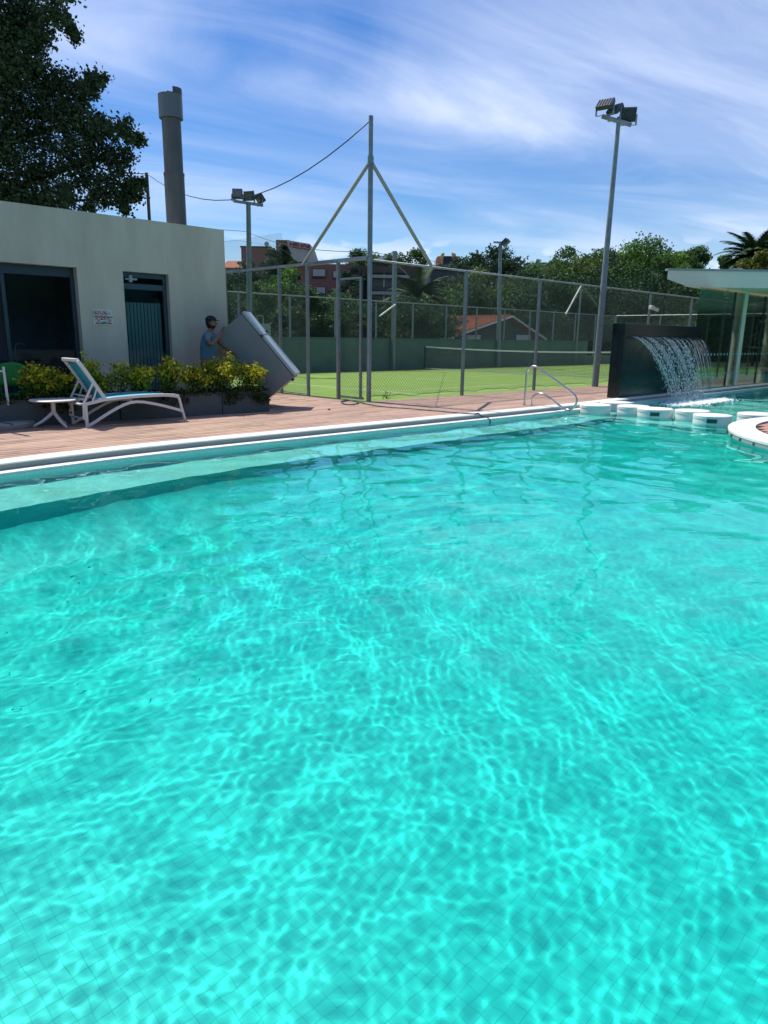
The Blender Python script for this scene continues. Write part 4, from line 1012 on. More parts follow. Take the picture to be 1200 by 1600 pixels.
for xx in (600, 618):
    q = atY(xx, 440, 73.4); m_ = MB(); m_.box(q.x-.08, q.x+.08, 73.2, 73.6, atY(xx, 475, 73.4).z, z1-.4); m_.build('column', conc_m, ac)
# white gable roof in front
ga = thing('gabled_house', 'dark gabled roof with a bright white sunlit slope above the fence corner', 'house', (*atY(600, 540, 92).xy, 0), 0)
a, b, c, d = atY(580, 408, 92), atY(604, 397, 92), atY(612, 398.5, 92), atY(627, 409, 92)
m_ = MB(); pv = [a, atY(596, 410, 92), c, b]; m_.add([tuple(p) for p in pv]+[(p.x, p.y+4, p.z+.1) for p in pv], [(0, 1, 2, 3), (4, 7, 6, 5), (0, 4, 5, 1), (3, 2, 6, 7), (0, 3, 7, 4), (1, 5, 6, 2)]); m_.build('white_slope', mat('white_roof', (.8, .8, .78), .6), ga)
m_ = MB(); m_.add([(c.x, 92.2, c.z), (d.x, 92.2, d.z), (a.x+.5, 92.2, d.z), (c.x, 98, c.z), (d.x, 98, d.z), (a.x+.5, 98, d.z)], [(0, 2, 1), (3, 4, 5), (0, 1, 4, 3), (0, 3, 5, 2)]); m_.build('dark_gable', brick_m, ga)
m_ = MB(); m_.box(a.x+.6, d.x-.1, 92.4, 98, 0, d.z); m_.build('wall', dbrick, ga)
# long dark building
ld = thing('apartment_building', 'long dark flat block half hidden by trees above the terracotta roof', 'building', (*atY(700, 540, 80).xy, 0), 0)
x0, x1, z0, z1 = facing(655, 423, 490, 745, 80); m_ = MB(); m_.box(x0, x1, 80, 90, 0, z1); m_.build('wall', mat('blue_dark_wall', (.05, .065, .085), .9), ld)
m_ = MB(); m_.box(x0-.2, x1+.2, 79.8, 90.2, z1, z1+.25); m_.build('roof_edge', dbrick, ld)
for a_, b_ in ((681, 693), (697, 712), (664, 674), (720, 734)):
    xa, xb, za, zb_ = facing(a_, 434, 447, b_, 79.9); m_ = MB(); m_.box(xa, xb, 79.9, 79.99, za, zb_); w_ = m_.build('window', dkwin, ld)
    m_ = MB(); m_.box(xa+.1, xb-.1, 79.84, 79.895, za+.3, zb_); m_.build('pane', mat('pale_pane', (.16, .22, .26), .4), w_)
# pink tower with arched top
pt = thing('pink_tower', 'pink and yellow rooftop structure with rounded arches around a dark box', 'tower', (*atY(700, 540, 130).xy, 0), 0)
pink = mat('pink_paint', (.52, .25, .22), .8); yel = mat('yellow_paint', (.55, .36, .12), .8)
Dq = 130
def pl(pts, y0, y1, nm, m):
    q = [atY(a, b, Dq) for a, b in pts]; mb = MB(); n = len(q)
    mb.add([(p.x, y0, p.z) for p in q]+[(p.x, y1, p.z) for p in q], [tuple(range(n))[::-1], tuple(range(n, 2*n))]+[(i, (i+1)%n, n+(i+1)%n, n+i) for i in range(n)]); mb.build(nm, m, pt)
pl([(681, 414), (681, 405), (683, 401), (687, 400), (692, 400), (692, 404), (689, 408), (689, 414)], 130, 134, 'left_arch', pink)
pl([(706, 400), (713, 400), (718, 401), (720, 405), (720, 414), (711, 414), (711, 409), (708, 405)], 130, 134, 'right_arch', pink)
pl([(688, 400), (690, 396.5), (694, 395.5), (694, 400), (691, 404), (689, 408)], 129.4, 129.95, 'left_crest', yel)
pl([(706, 400), (705, 395.5), (709, 396), (712, 398.5), (712, 400)], 129.4, 129.95, 'right_crest', yel)
pl([(694, 399), (706, 399), (706, 413), (694, 413)], 131, 134, 'dark_box', mat('box_blue', (.03, .045, .08), .7))
pl([(689, 406), (691, 405), (692, 413), (689, 413)], 129.6, 129.9, 'yellow_rib', yel)
pl([(684, 413), (718, 413), (720, 424), (680, 424)], 130.5, 136, 'base', mat('tower_base', (.25, .27, .30), .8))
# grey tower with aerials
gt2 = thing('grey_tower', 'small grey tower block with antennas on its roof behind the trees', 'tower', (*atY(855, 540, 130).xy, 0), 0)
x0, x1, z0, z1 = facing(841, 410, 430, 858, 130); m_ = MB(); m_.box(x0, x1, 130, 136, 0, z1); m_.build('wall', mat('grey_tower_wall', (.24, .26, .29), .8), gt2)
x2, x3, _, _ = facing(858, 410, 430, 870, 130); m_ = MB(); m_.box(x1+.02, x3, 130.6, 136, 0, z1+.05); m_.build('side_wall', mat('grey_tower_shaded', (.12, .14, .17), .8), gt2)  # shade of the side wall put into a darker copy of the grey
for a_, b_ in ((840, 404), (843.5, 404.5), (869, 403)):
    q = atY(a_, b_, 129.8); m_ = MB(); m_.tube([(q.x, 130.3, z1-1.0), (q.x, 130.3, q.z)], .09, 5); m_.tube([(q.x, 130.3, q.z-1), (q.x, 130.3, q.z-.3)], .2, 6); m_.build('antenna', dark_m, gt2)
# terracotta roofed house right behind the wall
rh = thing('terracotta_house', 'house with a terracotta tiled roof and white gable trim behind the court wall', 'house', (*atY(760, 540, 47).xy, 0), 0)
Dh = 47
e0, e1 = atY(694, 522, Dh), atY(711, 525, Dh)             # eave left, gable foot
pk, rr_ = atY(801, 493, Dh), atY(842, 521, Dh)
rl = atY(690, 493.5, Dh+6)
P_e0 = Vector((e0.x-.9, Dh+6.5, e0.z)); eL = Vector((e1.x, Dh, e1.z)); ridge_f = Vector((pk.x, Dh, pk.z)); ridge_b = Vector((pk.x-5.4, Dh+7, pk.z)); eLb = Vector((eL.x-5.4, Dh+7, eL.z)); rE = Vector((rr_.x+.3, Dh, eL.z)); rEb = rE+Vector((-5.4, 7, 0))
m_ = MB(); 
for (A, Bq, Cq, Dq_) in ((eL, ridge_f, ridge_b, eLb), (ridge_f, rE, rEb, ridge_b)):
    m_.add([A, Bq, Cq, Dq_]+[p+Vector((0, 0, -.12)) for p in (A, Bq, Cq, Dq_)], [(0, 1, 2, 3), (7, 6, 5, 4), (0, 4, 5, 1), (1, 5, 6, 2), (2, 6, 7, 3), (3, 7, 4, 0)])
rf = m_.build('roof', terr, rh)
m_ = MB(); nr = 26
for k in range(nr):
    f_ = (k+.5)/nr; A = eL.lerp(ridge_f, 0)+(eLb-eL)*f_; Bq = ridge_f+(ridge_b-ridge_f)*f_; 
    m_.tube([A+Vector((0, 0, .03)), A.lerp(Bq, .5)+Vector((0, 0, .035)), Bq+Vector((0, 0, .03))], [.09, .085, .08], 6)
m_.build('roof_tile_row', terr, rf, smooth=True, kind='stuff')
trim = mat('white_trim', (.62, .64, .60), .7)
m_ = MB(); m_.bar(eL+Vector((-.25, -.06, -.14)), ridge_f+Vector((0, -.06, -.06)), .10, .20, up=(0, 1, 0)); m_.build('gable_trim', trim, rh)
m_ = MB(); m_.bar(ridge_f+Vector((.03, -.05, -.07)), rE+Vector((.2, -.05, -.14)), .10, .20, up=(0, 1, 0)); m_.build('gable_trim', trim, rh)
m_ = MB(); m_.bar(eL+Vector((-.1, .1, -.12)), eLb+Vector((-.1, 0, -.12)), .14, .14); m_.build('eave_trim', trim, rh)
m_ = MB(); m_.add([(eL.x+.3, Dh+.5, -.05), (rE.x-.3, Dh+.5, -.05), (rE.x-.3, Dh+.5, eL.z), (ridge_f.x, Dh+.5, ridge_f.z-.15), (eL.x+.3, Dh+.5, eL.z),
    (eL.x-4.9, Dh+7, -.05), (eL.x-4.9, Dh+7, eL.z)], [(0, 1, 2, 3, 4), (5, 0, 4, 6)]); m_.build('wall', mat('house_wall', (.12, .12, .10), .9), rh)
for a_ in (740, 818):
    q = atY(a_, 527, Dh+.4); m_ = MB(); m_.box(q.x-.45, q.x+.45, Dh+.38, Dh+.49, q.z-.8, q.z+.15); m_.build('window', trim, rh)
sr = thing('tiled_roof_house', 'small terracotta roof peeping over the wall through the gate', 'house', (*atY(525, 540, 41).xy, 0), 0)
a, b, c, d = atY(502, 523, 41), atY(548, 524, 41), atY(560, 508, 43.5), atY(520, 508, 43.5)
m_ = MB(); m_.add([a, b, c, d, a+Vector((0, 0, -.12)), b+Vector((0, 0, -.12)), c+Vector((0, 0, -.12)), d+Vector((0, 0, -.12))], [(0, 1, 2, 3), (7, 6, 5, 4), (0, 4, 5, 1), (1, 5, 6, 2), (2, 6, 7, 3), (3, 7, 4, 0)]); m_.build('roof', terr, sr)
m_ = MB(); m_.box(a.x+.15, b.x, 41.3, 45, -.05, a.z-.13); m_.build('wall', trim, sr)

# ------------------------------------------------------------------ posts, floodlights, cables
gp = W(9.4, 11.7)
q0, q1 = atT(614, 577, 11.75), atT(615, 392, 11.75)
tp = thing('steel_post', 'thick grey post standing at the court wall right of the mast', 'post', W(q0.x, 11.75), A0)
m_ = MB(COURT); m_.box(q0.x-.08, q0.x+.08, 11.67, 11.83, 0, q1.z); m_.build('shaft', post_m, tp, bevel=.01)
m_ = MB(COURT); m_.bar((q0.x-.05, 11.6, 2.9), (q0.x-1.05, 11.6, 2.35), .06, .05); m_.build('white_strut', trim, tp)
bp_ = atY(229, 270, 25); bp2 = thing('rusty_post', 'thin brown post behind the clubhouse roof left of the flue', 'post', (bp_.x, 25, 0), 0)
m_ = MB(); m_.tube([(bp_.x, 25, 0), (bp_.x, 25, bp_.z)], .055, 8); m_.build('shaft', mat('rusty_steel', (.12, .085, .07), .8), bp2)
MTOP = Vector((b0.x, b0.y, MT.z-.08))
def cable(name, label, pts, r):
    a_ = []
    for (A, Bq, sag) in pts:
        for k in range(15): f_ = k/15; p = A.lerp(Bq, f_); a_.append(p+Vector((0, 0, -4*sag*f_*(1-f_))))
    a_.append(pts[-1][1]); m_ = MB(); m_.tube(a_, r, 5); o = m_.build(name, dark_m, smooth=True); tag(o, label, 'cable'); return o
cable('cable', 'thin cable sagging from the mast top over to the brown post and the big tree', [(MTOP, Vector((bp_.x, 25, bp_.z-.02)), 1.15), (Vector((bp_.x, 25, bp_.z-.02)), Vector((-11.8, 24, 8.0)), .5)], .013)
LH = 11.75
lp0 = atT(390, 540, LH); lz = atT(388, 318, LH).z
cable('cable', 'thin wire from the clubhouse corner past the left floodlight pole to the mast', [(W(-6, 9, atT(345, 363, 9).z), W(lp0.x, LH, atT(388, 362, LH).z), .1), (W(lp0.x, LH, atT(388, 362, LH).z), W(0, 0, atY(577, 393, b0.y).z), .2), (W(0, 0, atY(577, 393, b0.y).z), W(q1.x, 11.7, q1.z-.1), .05), (W(q1.x, 11.7, q1.z-.1), W(34, 13, 6), .5)], .008)
lamp_case = mat('floodlight_case', (.05, .06, .075), .4, metal=.3); lamp_glass = mat('floodlight_glass', (.16, .18, .15), .15, coat=.5)
def flood_head(par, pos, yaw, tilt, w_=.42, h_=.34, d_=.14):
    """head faces local -y, tilted down by tilt"""
    Mx = Matrix.Translation(pos) @ Matrix.Rotation(yaw, 4, 'Z') @ Matrix.Rotation(tilt, 4, 'X')
    m_ = MB(Mx); m_.box(-w_/2, w_/2, -d_/2, d_/2, -h_/2, h_/2)
    for k in range(6): x = -w_/2+w_*(k+.5)/6; m_.box(x-.008, x+.008, d_/2+.001, d_/2+.022, -h_/2*.9, h_/2*.9)
    hd = m_.build('lamp_head', lamp_case, par, bevel=.008)
    m_ = MB(Mx); m_.box(-w_/2*.86, w_/2*.86, -d_/2-.012, -d_/2-.002, -h_/2*.82, h_/2*.82); m_.build('lens', lamp_glass, hd)
    Mb = Matrix.Translation(pos) @ Matrix.Rotation(yaw, 4, 'Z')
    m_ = MB(Mb)
    for sx in (-1, 1): m_.bar((sx*(w_/2+.02), 0, 0), (sx*(w_/2+.02), 0, -h_*.75), .05, .012)
    m_.bar((-w_/2-.02, 0, -h_*.75), (w_/2+.02, 0, -h_*.75), .05, .012); m_.build('bracket', steel, hd)
# right tall pole
base = W(9.76, -.14); topp = atY(967, 186, base.y)
fl1 = thing('floodlight_pole', 'tall grey floodlight pole in front of the fence, near the black waterfall wall', 'floodlight', (base.x, base.y, 0), 0, 'floodlight poles round the court')
m_ = MB(); m_.tube([(base.x, base.y, 0), (base.x+.02, base.y, 4), (topp.x, base.y, topp.z+.05)], [.105, .085, .06], 14); m_.build('pole', post_m, fl1, smooth='auto')
m_ = MB(); a_, b_ = atY(942, 180, base.y), atY(985, 197, base.y); m_.bar(a_+Vector((0, .1, 0)), b_+Vector((0, -.1, 0)), .10, .10); m_.build('crossbar', steel, fl1)
fcs = [(946, 163, R(145), R(48), .46), (961, 171, R(128), R(52), .36), (982, 179, R(172), R(-22), .42)]
for (a, b, yw, tl, w_) in fcs:
    p = atY(a, b, base.y+random.uniform(-.1, .1)); flood_head(fl1, p, yw, tl, w_*1.02, .38, .13)
# left pole with three heads
b_ = W(lp0.x, LH); p = atY(388, 316, b_.y)
fl2 = thing('floodlight_pole', 'floodlight pole with three square lamps beside the lettered building', 'floodlight', (b_.x, b_.y, 0), 0, 'floodlight poles round the court')
m_ = MB(); m_.tube([(b_.x, b_.y, 0), (p.x, b_.y, p.z)], [.12, .085], 12); m_.build('pole', post_m, fl2, smooth='auto')
a_, c_ = atY(365, 314, b_.y), atY(411, 321, b_.y); m_ = MB(); m_.bar(a_, c_, .10, .09); m_.build('crossbar', steel, fl2)
sc2 = b_.y/1110
for (a, b, yw, tl) in ((371, 303, R(5), R(-12)), (389.5, 306, R(-18), R(14)), (406, 310, R(-55), R(38))):
    flood_head(fl2, atY(a, b, b_.y), yw, tl, 14.5*sc2, 13*sc2, .16)
# middle pole
b_ = W(*(atT(779, 560, 11.75).xy)); p = atY(782, 381, b_.y)
fl3 = thing('floodlight_pole', 'slim floodlight pole with one dark lamp above the terracotta roof', 'floodlight', (b_.x, b_.y, 0), 0, 'floodlight poles round the court')
m_ = MB(); m_.tube([(b_.x, b_.y, 0), (p.x, b_.y, p.z)], [.12, .085], 12); m_.build('pole', post_m, fl3, smooth='auto')
a_, c_ = atY(771, 378.5, b_.y), atY(795, 379.5, b_.y); m_ = MB(); m_.bar(a_, c_, .12, .08); m_.build('crossbar', steel, fl3)
flood_head(fl3, atY(790, 378.5, b_.y-.2), R(60), R(50), .42, .36, .2)
m_ = MB(); q = atY(777, 380, b_.y); m_.tube([(q.x+.1, b_.y, q.z), (q.x-.02, b_.y, q.z-.8), (p.x-.02, b_.y, q.z-1.4)], .015, 5); m_.build('drop_wire', dark_m, fl3)
# strut pair at the far fence; sunlight on one is put into its white colour
A_ = atT(909, 445, 11.6); sA, sB = atT(884, 491, 11.6), atT(932, 476, 11.6)
wt = thing('slanted_strut_pair', 'two slanted struts meeting in a point at the far court fence, one coloured white as if sunlit', 'strut', W(A_.x, 11.6), A0)
m_ = MB(COURT); m_.tube([(A_.x, 11.6, A_.z), (sA.x, 11.6, sA.z)], .05, 8); m_.build('lit_strut', trim, wt)
m_ = MB(COURT); m_.tube([(A_.x, 11.6, A_.z), (sB.x, 11.6, sB.z)], .035, 8); m_.build('dull_strut', post_m, wt)
m_ = MB(COURT); m_.tube([(A_.x, 11.62, 0), (A_.x, 11.62, A_.z)], .05, 8); m_.build('carrier_post', post_m, wt)
# camera on the fence post
cq = atT(1017, 482, -.06)
cc = thing('security_lamp', 'small pale twin spotlight clamped to a fence post above the black wall', 'lamp', W(cq.x, -.06, cq.z), A0)
m_ = MB(COURT); m_.bar((cq.x-.16, -.1, cq.z+.04), (cq.x+.0, -.14, cq.z+.02), .12, .13); m_.build('housing', trim, cc, bevel=.02)
m_ = MB(COURT); m_.bar((cq.x+.03, -.15, cq.z-.0), (cq.x+.22, -.22, cq.z-.05), .10, .10); m_.build('head', trim, cc, bevel=.02)
# ------------------------------------------------------------------ planters and shrubs
plm = mat('planter_grey', (.085, .115, .12), .75, noise=.12, nscale=3, bump=.1, bscale=40)
soil_m = mat('soil', (.03, .022, .015), .95)
PG = 'grey planters in a row before the clubhouse'
def pl_t(s): return -.42+.085*(-3.02-s)
pang = math.atan2(-.085, 1)
PE = [-3.02, -4.02, -5.90, -7.80, -9.70, -11.6]
plabs = ['short grey planter at the right end of the row, before the refrigerator', 'grey planter whose front shows between the lounger foot and the short end planter',
         'grey planter directly behind the lounger', 'grey planter behind the round white table', 'grey planter at the left edge behind the parasol base']
gc_tone = np.array((.075, .095, .028))
for k, (a, b) in enumerate(zip(PE[:-1], PE[1:])):
    Mp = COURT @ Matrix.Translation((a, pl_t(a), 0)) @ Matrix.Rotation(-math.atan(.085), 4, 'Z')
    L = (a-b)-.012; p_ = Mp.to_translation()
    t_ = thing('planter', plabs[k], 'planter', p_, A0-math.atan(.085), PG)
    m_ = MB(Mp); h_ = .40
    m_.box(-L, 0, 0, .03, 0, h_); m_.box(-L, 0, .47, .5, 0, h_); m_.box(-L, -L+.03, .03, .47, 0, h_); m_.box(-.03, 0, .03, .47, 0, h_); m_.box(-L+.03, -.03, .03, .47, 0, .04)
    m_.build('box', plm, t_, bevel=.006)
    m_ = MB(Mp); m_.box(-L+.03, -.03, .03, .47, .28, .36); m_.build('soil', soil_m, t_)
    n_ = int(3600*L/1.9); P = np.stack([rng.uniform(-L, 0, n_), np.where(rng.random(n_) < .3, rng.normal(-.03, .035, n_), rng.uniform(0, .5, n_)), np.zeros(n_)], -1)
    hang = P[:, 1] < .02; P[:, 2] = np.where(hang, rng.uniform(.22, .47, n_)+.06*np.sin(P[:, 0]*9), rng.uniform(.34, .44, n_)+.04*np.sin(P[:, 0]*6+P[:, 1]*9))
    if k > 0: keepm = ~(hang & (P[:, 2] < .36) & (np.sin(P[:, 0]*5) < .2)); P = P[keepm]
    rm = np.array(Mp); P = P @ rm[:3, :3].T + rm[:3, 3]
    v, f, c = leaf_quads(P, rng.uniform(.018, .036, len(P)), gc_tone*rng.uniform(.35, 1.3, (len(P), 1)))
    mt = np.array(PM[t_.name].inverted()); v = v @ mt[:3, :3].T + mt[:3, 3]
    npmesh('ground_cover', v, f, leaf_m, t_, colors=c, kind='stuff')
shl = [(50, 563, .42, 'yellow green shrub beside the green chair'), (82, 572, .46, 'low shrub over the round white table'), (128, 553, .58, 'tall shrub with bright yellow tips behind the lounger back'),
       (163, 580, .40, 'small shrub just right of the lounger back'), (188, 562, .44, 'thin open shrub with bare stems before the glazed door'), (217, 563, .44, 'upright shrub in front of the glazed door, above the middle of the lounger'),
       (266, 554, .56, 'broad shrub with yellow tips above the lounger foot'), (304, 566, .50, 'shrub immediately left of the man'), (345, 551, .66, 'dense shrub in front of the man'), (388, 553, .70, 'dense yellow tipped shrub before the refrigerator')]
for k, (px_, py_, w_, lab) in enumerate(shl):
    q = atT(px_, py_, -.05); tt = pl_t(q.x)+.25; q = atT(px_, py_+4, tt); s0 = Vector((q.x, tt, .34)); topz = q.z+.05
    s_ = thing('shrub', lab, 'shrub', W(q.x, tt, .34), 0, 'yellow green shrubs in the planters')
    h_ = topz-.34; base = W(q.x, tt, .34); n_st = 7 if k in (3, 4) else 11
    stm = MB(); Ps, Cs, Ss = [], [], []; 
    for j in range(n_st+ (6 if w_ > .6 else 0)):
        g = rng.uniform(0, 6.28); rr = w_*.5*rng.uniform(.15, 1)**.7
        hh = h_*rng.uniform(.62, 1.0)*(1-.35*(rr/(w_*.5))**2)
        tip = base+Vector((math.cos(g)*rr, math.sin(g)*rr*.8, hh)); mid = base+Vector((math.cos(g)*rr*.35, math.sin(g)*rr*.3, hh*.5))
        stm.tube([base+Vector((math.cos(g)*.03, math.sin(g)*.03, 0)), mid, tip], [.008, .006, .003], 4)
        for lv in range(5):
            f_ = 1-lv*.17; c_ = mid.lerp(tip, max(0, (f_-.5)*2)) if f_ > .5 else base.lerp(mid, f_*2)
            nl = int((34, 26, 16, 8, 4)[lv]); nl = nl if k not in (3, 4) or lv < 2 else 5
            P = np.array(c_)+rng.normal(0, 1, (nl, 3))*np.array([.055, .055, .042])*(1+.25*lv)
            ye = max(0, .75-.26*lv); cc_ = np.where((rng.random(nl) < ye)[:, None], np.array((.60, .56, .035))*rng.uniform(.7, 1.25, (nl, 1)), np.array((.14, .26, .03))*rng.uniform(.5, 1.2, (nl, 1)))
            warm = rng.random(nl) < .12*ye; cc_[warm] = np.array((.40, .20, .05))
            Ps.append(P); Cs.append(cc_); Ss.append(rng.uniform(.024, .046, nl))
    if w_ > .6:                                        # the two dense shrubs hang over the planter
        for q_ in range(14):
            P = np.array(base)+np.array([rng.uniform(-.3, .3), rng.uniform(-.28, .02), rng.uniform(-.16, .1)])+rng.normal(0, .05, (40, 3)); Ps.append(P); Cs.append(np.array((.04, .08, .018))*rng.uniform(.5, 1.3, (40, 1))); Ss.append(rng.uniform(.026, .042, 40))
    stm.build('stem', bark_m, s_)
    v, f, c = leaf_quads(np.concatenate(Ps), np.concatenate(Ss), np.concatenate(Cs), 1.7, .6)
    v = v-np.array(base); npmesh('foliage', v, f, leaf_m, s_, colors=c, kind='stuff')

# ------------------------------------------------------------------ sun lounger
plast = mat('white_plastic', (.78, .77, .74), .38, noise=.03, nscale=6)
sling = mat('turquoise_sling', (.03, .42, .52), .6, bump=.1, bscale=400)
aL = W(-6.69, -.745); bL = W(-4.97, -.80)
rzL = math.atan2(bL.y-aL.y, bL.x-aL.x)
lo_ = thing('sun_lounger', 'white sun lounger with turquoise fabric and raised back, in front of the planters', 'sun lounger', (aL.x, aL.y, 0), rzL)
LM = Matrix.Translation((aL.x, aL.y, 0)) @ Matrix.Rotation(rzL, 4, 'Z'); Wl = .60
def rail(pts, w_, hgt, y, nm, par=lo_):
    m_ = MB(LM)
    sm_ = pts
    for a, b in zip(sm_[:-1], sm_[1:]):
        d = (Vector((b[0]-a[0], 0, b[1]-a[1]))).normalized()*.006
        m_.bar((a[0]-d.x, y, a[1]-d.z), (b[0]+d.x, y, b[1]+d.z), w_, hgt)
    return m_.build(nm, plast, par, bevel=.008)
for y in (0, Wl):
    rail([(-.04, .35), (.10, .375), (.28, .41), (.50, .43), (.9, .445), (1.28, .445), (1.48, .43), (1.55, .415)], .045, .05, y, 'side_rail')
    rail([(1.53, .43), (1.565, .36), (1.59, .24), (1.62, .12), (1.65, .0)], .04, .04, y, 'leg')
    rail([(.0, .36), (.0, .0)], .045, .05, y, 'leg')
    arch = [(.02+1.60*f, .02+.36*math.sin(min(1, f*1.75)*math.pi/2)**1.1-.22*max(0, (f-.40)/.6)**1.5) for f in np.linspace(0, 1, 15)]
    rail(arch, .035, .045, y, 'arch_brace')
    rail([(.32, .42), (.21, .60), (.10, .78), (-.01, .95), (-.055, 1.01)], .045, .055, y+(.02 if y == 0 else -.02), 'back_side')
    rail([(.15, .69), (-.03, .36)], .03, .032, y, 'back_prop')
    rail([(.20, .62), (.06, .52), (-.10, .34)] if False else [(.10, .36), (.16, .50), (.20, .60)], .024, .026, y, 'prop_link')
    rail([(-.03, .34), (-.04, .14), (-.0, .13)], .028, .03, y, 'rear_brace')
for (x, z, w_, hh, nm_) in ((-.065, 1.02, .07, .05, 'head_bar'), (-.035, .355, .09, .03, 'rest_bar'), (.02, .42, .05, .02, 'rest_bar'), (.07, .47, .05, .02, 'rest_bar'), (1.56, .40, .045, .045, 'foot_bar'), (.0, .12, .035, .03, 'low_bar'), (.32, .395, .05, .03, 'hinge_bar')):
    m_ = MB(LM); m_.bar((x, .024, z), (x, Wl-.024, z), w_, hh); m_.build(nm_, plast, lo_, bevel=.008)
def cloth(pts, y0, y1, nm):
    m_ = MB(LM); n = len(pts); vs = []
    for ys in (y0, (y0*2+y1)/3, (y0+y1*2)/3, y1):
        for (x, z) in pts: vs.append((x, ys, z-(.012 if ys not in (y0, y1) else 0)))
    m_.add(vs, [(r*n+i, r*n+i+1, (r+1)*n+i+1, (r+1)*n+i) for r in range(3) for i in range(n-1)]); o = m_.build(nm, sling, lo_, smooth=True)
    so = o.modifiers.new('thick', 'SOLIDIFY'); so.thickness = .006; return o
cloth([(.32, .43), (.5, .449), (.7, .46), (.9, .468), (1.1, .47), (1.25, .466), (1.42, .455), (1.52, .44)], .03, Wl-.03, 'seat_fabric')
cloth([(.29, .47), (.21, .61), (.10, .79), (-.005, .95), (-.04, 1.0)], .05, Wl-.05, 'back_fabric')

# ------------------------------------------------------------------ side table
tc_ = Vector((-5.16, 11.06, 0)); tz = atY(82, 624.5, tc_.y).z; tcx = atY(82, 624.5, tc_.y).x; tc_.x = tcx
tb = thing('side_table', 'small round white plastic table on three splayed legs beside the lounger', 'table', tc_, 0)
m_ = MB(); m_.lathe([(.31, tz-.022), (.335, tz-.012), (.338, tz), (.325, tz+.008), (.1, tz+.006)], 40, (tc_.x, tc_.y, 0)); m_.build('table_top', plast, tb, smooth='auto')
m_ = MB(); m_.lathe([(.036, .19), (.034, .24), (.034, tz-.05), (.09, tz-.02)], 16, (tc_.x, tc_.y, 0)); m_.build('column', plast, tb, smooth='auto')
for g in (R(205), R(-33), R(82)):
    d = Vector((math.cos(g), math.sin(g), 0)); m_ = MB(); m_.tube([tc_+d*.01+Vector((0, 0, .22)), tc_+d*.07+Vector((0, 0, .165)), tc_+d*.17+Vector((0, 0, .085)), tc_+d*.31+Vector((0, 0, .012))], [.028, .026, .022, .018], 8)
    m_.build('leg', plast, tb, smooth='auto')
# ------------------------------------------------------------------ parasol base with folded parasol just out of view
pbx = atY(-12, 664, 10.9); pb = Vector((pbx.x+.02, 10.85, 0))
ps_ = thing('parasol', 'round grey concrete parasol base with a white crank handle, cut off by the left edge', 'parasol', pb, 0)
m_ = MB(); m_.lathe([(.60, 0), (.61, .02), (.61, .075), (.58, .095), (.12, .10)], 48, pb); m_.build('base', mat('base_concrete', (.26, .27, .24), .8, noise=.1, nscale=8), ps_, smooth='auto')
m_ = MB(); m_.bar(pb+Vector((-.5, .42, .099)), pb+Vector((.5, -.35, .099)), .03, .006); m_.build('base_joint', alu_m, ps_)
m_ = MB(); m_.tube([pb+Vector((-.16, 0, .09)), pb+Vector((-.16, 0, 2.6))], .03, 12); m_.build('pole', plast, ps_, smooth='auto')
cr0, cr1, cr2 = atY(2, 580, 10.9), atY(5, 573, 10.9), atY(13, 633, 10.9)
m_ = MB(); m_.tube([cr1, cr2], [.017, .022], 10); m_.build('crank_handle', plast, ps_, smooth='auto')
m_ = MB(); m_.tube([Vector((pb.x-.16, 10.87, cr0.z)), Vector((cr1.x+.01, 10.9, cr0.z))], .014, 8); m_.build('crank_arm', plast, ps_, smooth='auto')
# ------------------------------------------------------------------ green chair
gcm = mat('green_plastic', (.012, .22, .02), .45)
gq = atT(24, 560, .75); gs_ = Vector((gq.x, .75, 0))
gcx = thing('green_chair', 'green plastic chair behind the planter at the far left', 'chair', W(gs_.x, gs_.y), A0)
GM = COURT @ Matrix.Translation(gs_)
m_ = MB(GM)
zt_ = atT(24, 567, .75).z; zs_ = .42
bp__ = []
for j in range(7):
    for i in range(7):
        u_ = (i-3)/3; v_ = j/6; bp__.append((u_*.235*(1-.12*v_**3), .20+.07*v_-.05*(1-u_*u_)*0+.03*u_*u_*-1, zs_+.14+(zt_-zs_-.14)*v_-(.05*abs(u_)**3 if j == 6 else 0)))
m_.add(bp__, [(j*7+i, j*7+i+1, (j+1)*7+i+1, (j+1)*7+i) for j in range(6) for i in range(6)]); o = m_.build('backrest', gcm, gcx, smooth=True); so = o.modifiers.new('thick', 'SOLIDIFY'); so.thickness = .02
m_ = MB(GM); m_.box(-.24, .24, -.24, .22, zs_-.015, zs_+.02); m_.build('seat', gcm, gcx, bevel=.015)
for sx in (-.2, .2):
    for sy in (-.2, .19): m_ = MB(GM); m_.tube([(sx, sy, zs_), (sx*1.15, sy*1.15, 0)], [.018, .014], 8); m_.build('leg', gcm, gcx, smooth=True)
    m_ = MB(GM); m_.tube([(sx, .2, zs_), (sx, .23, zs_+.2)], .014, 8); m_.build('back_support', gcm, gcx, smooth=True)

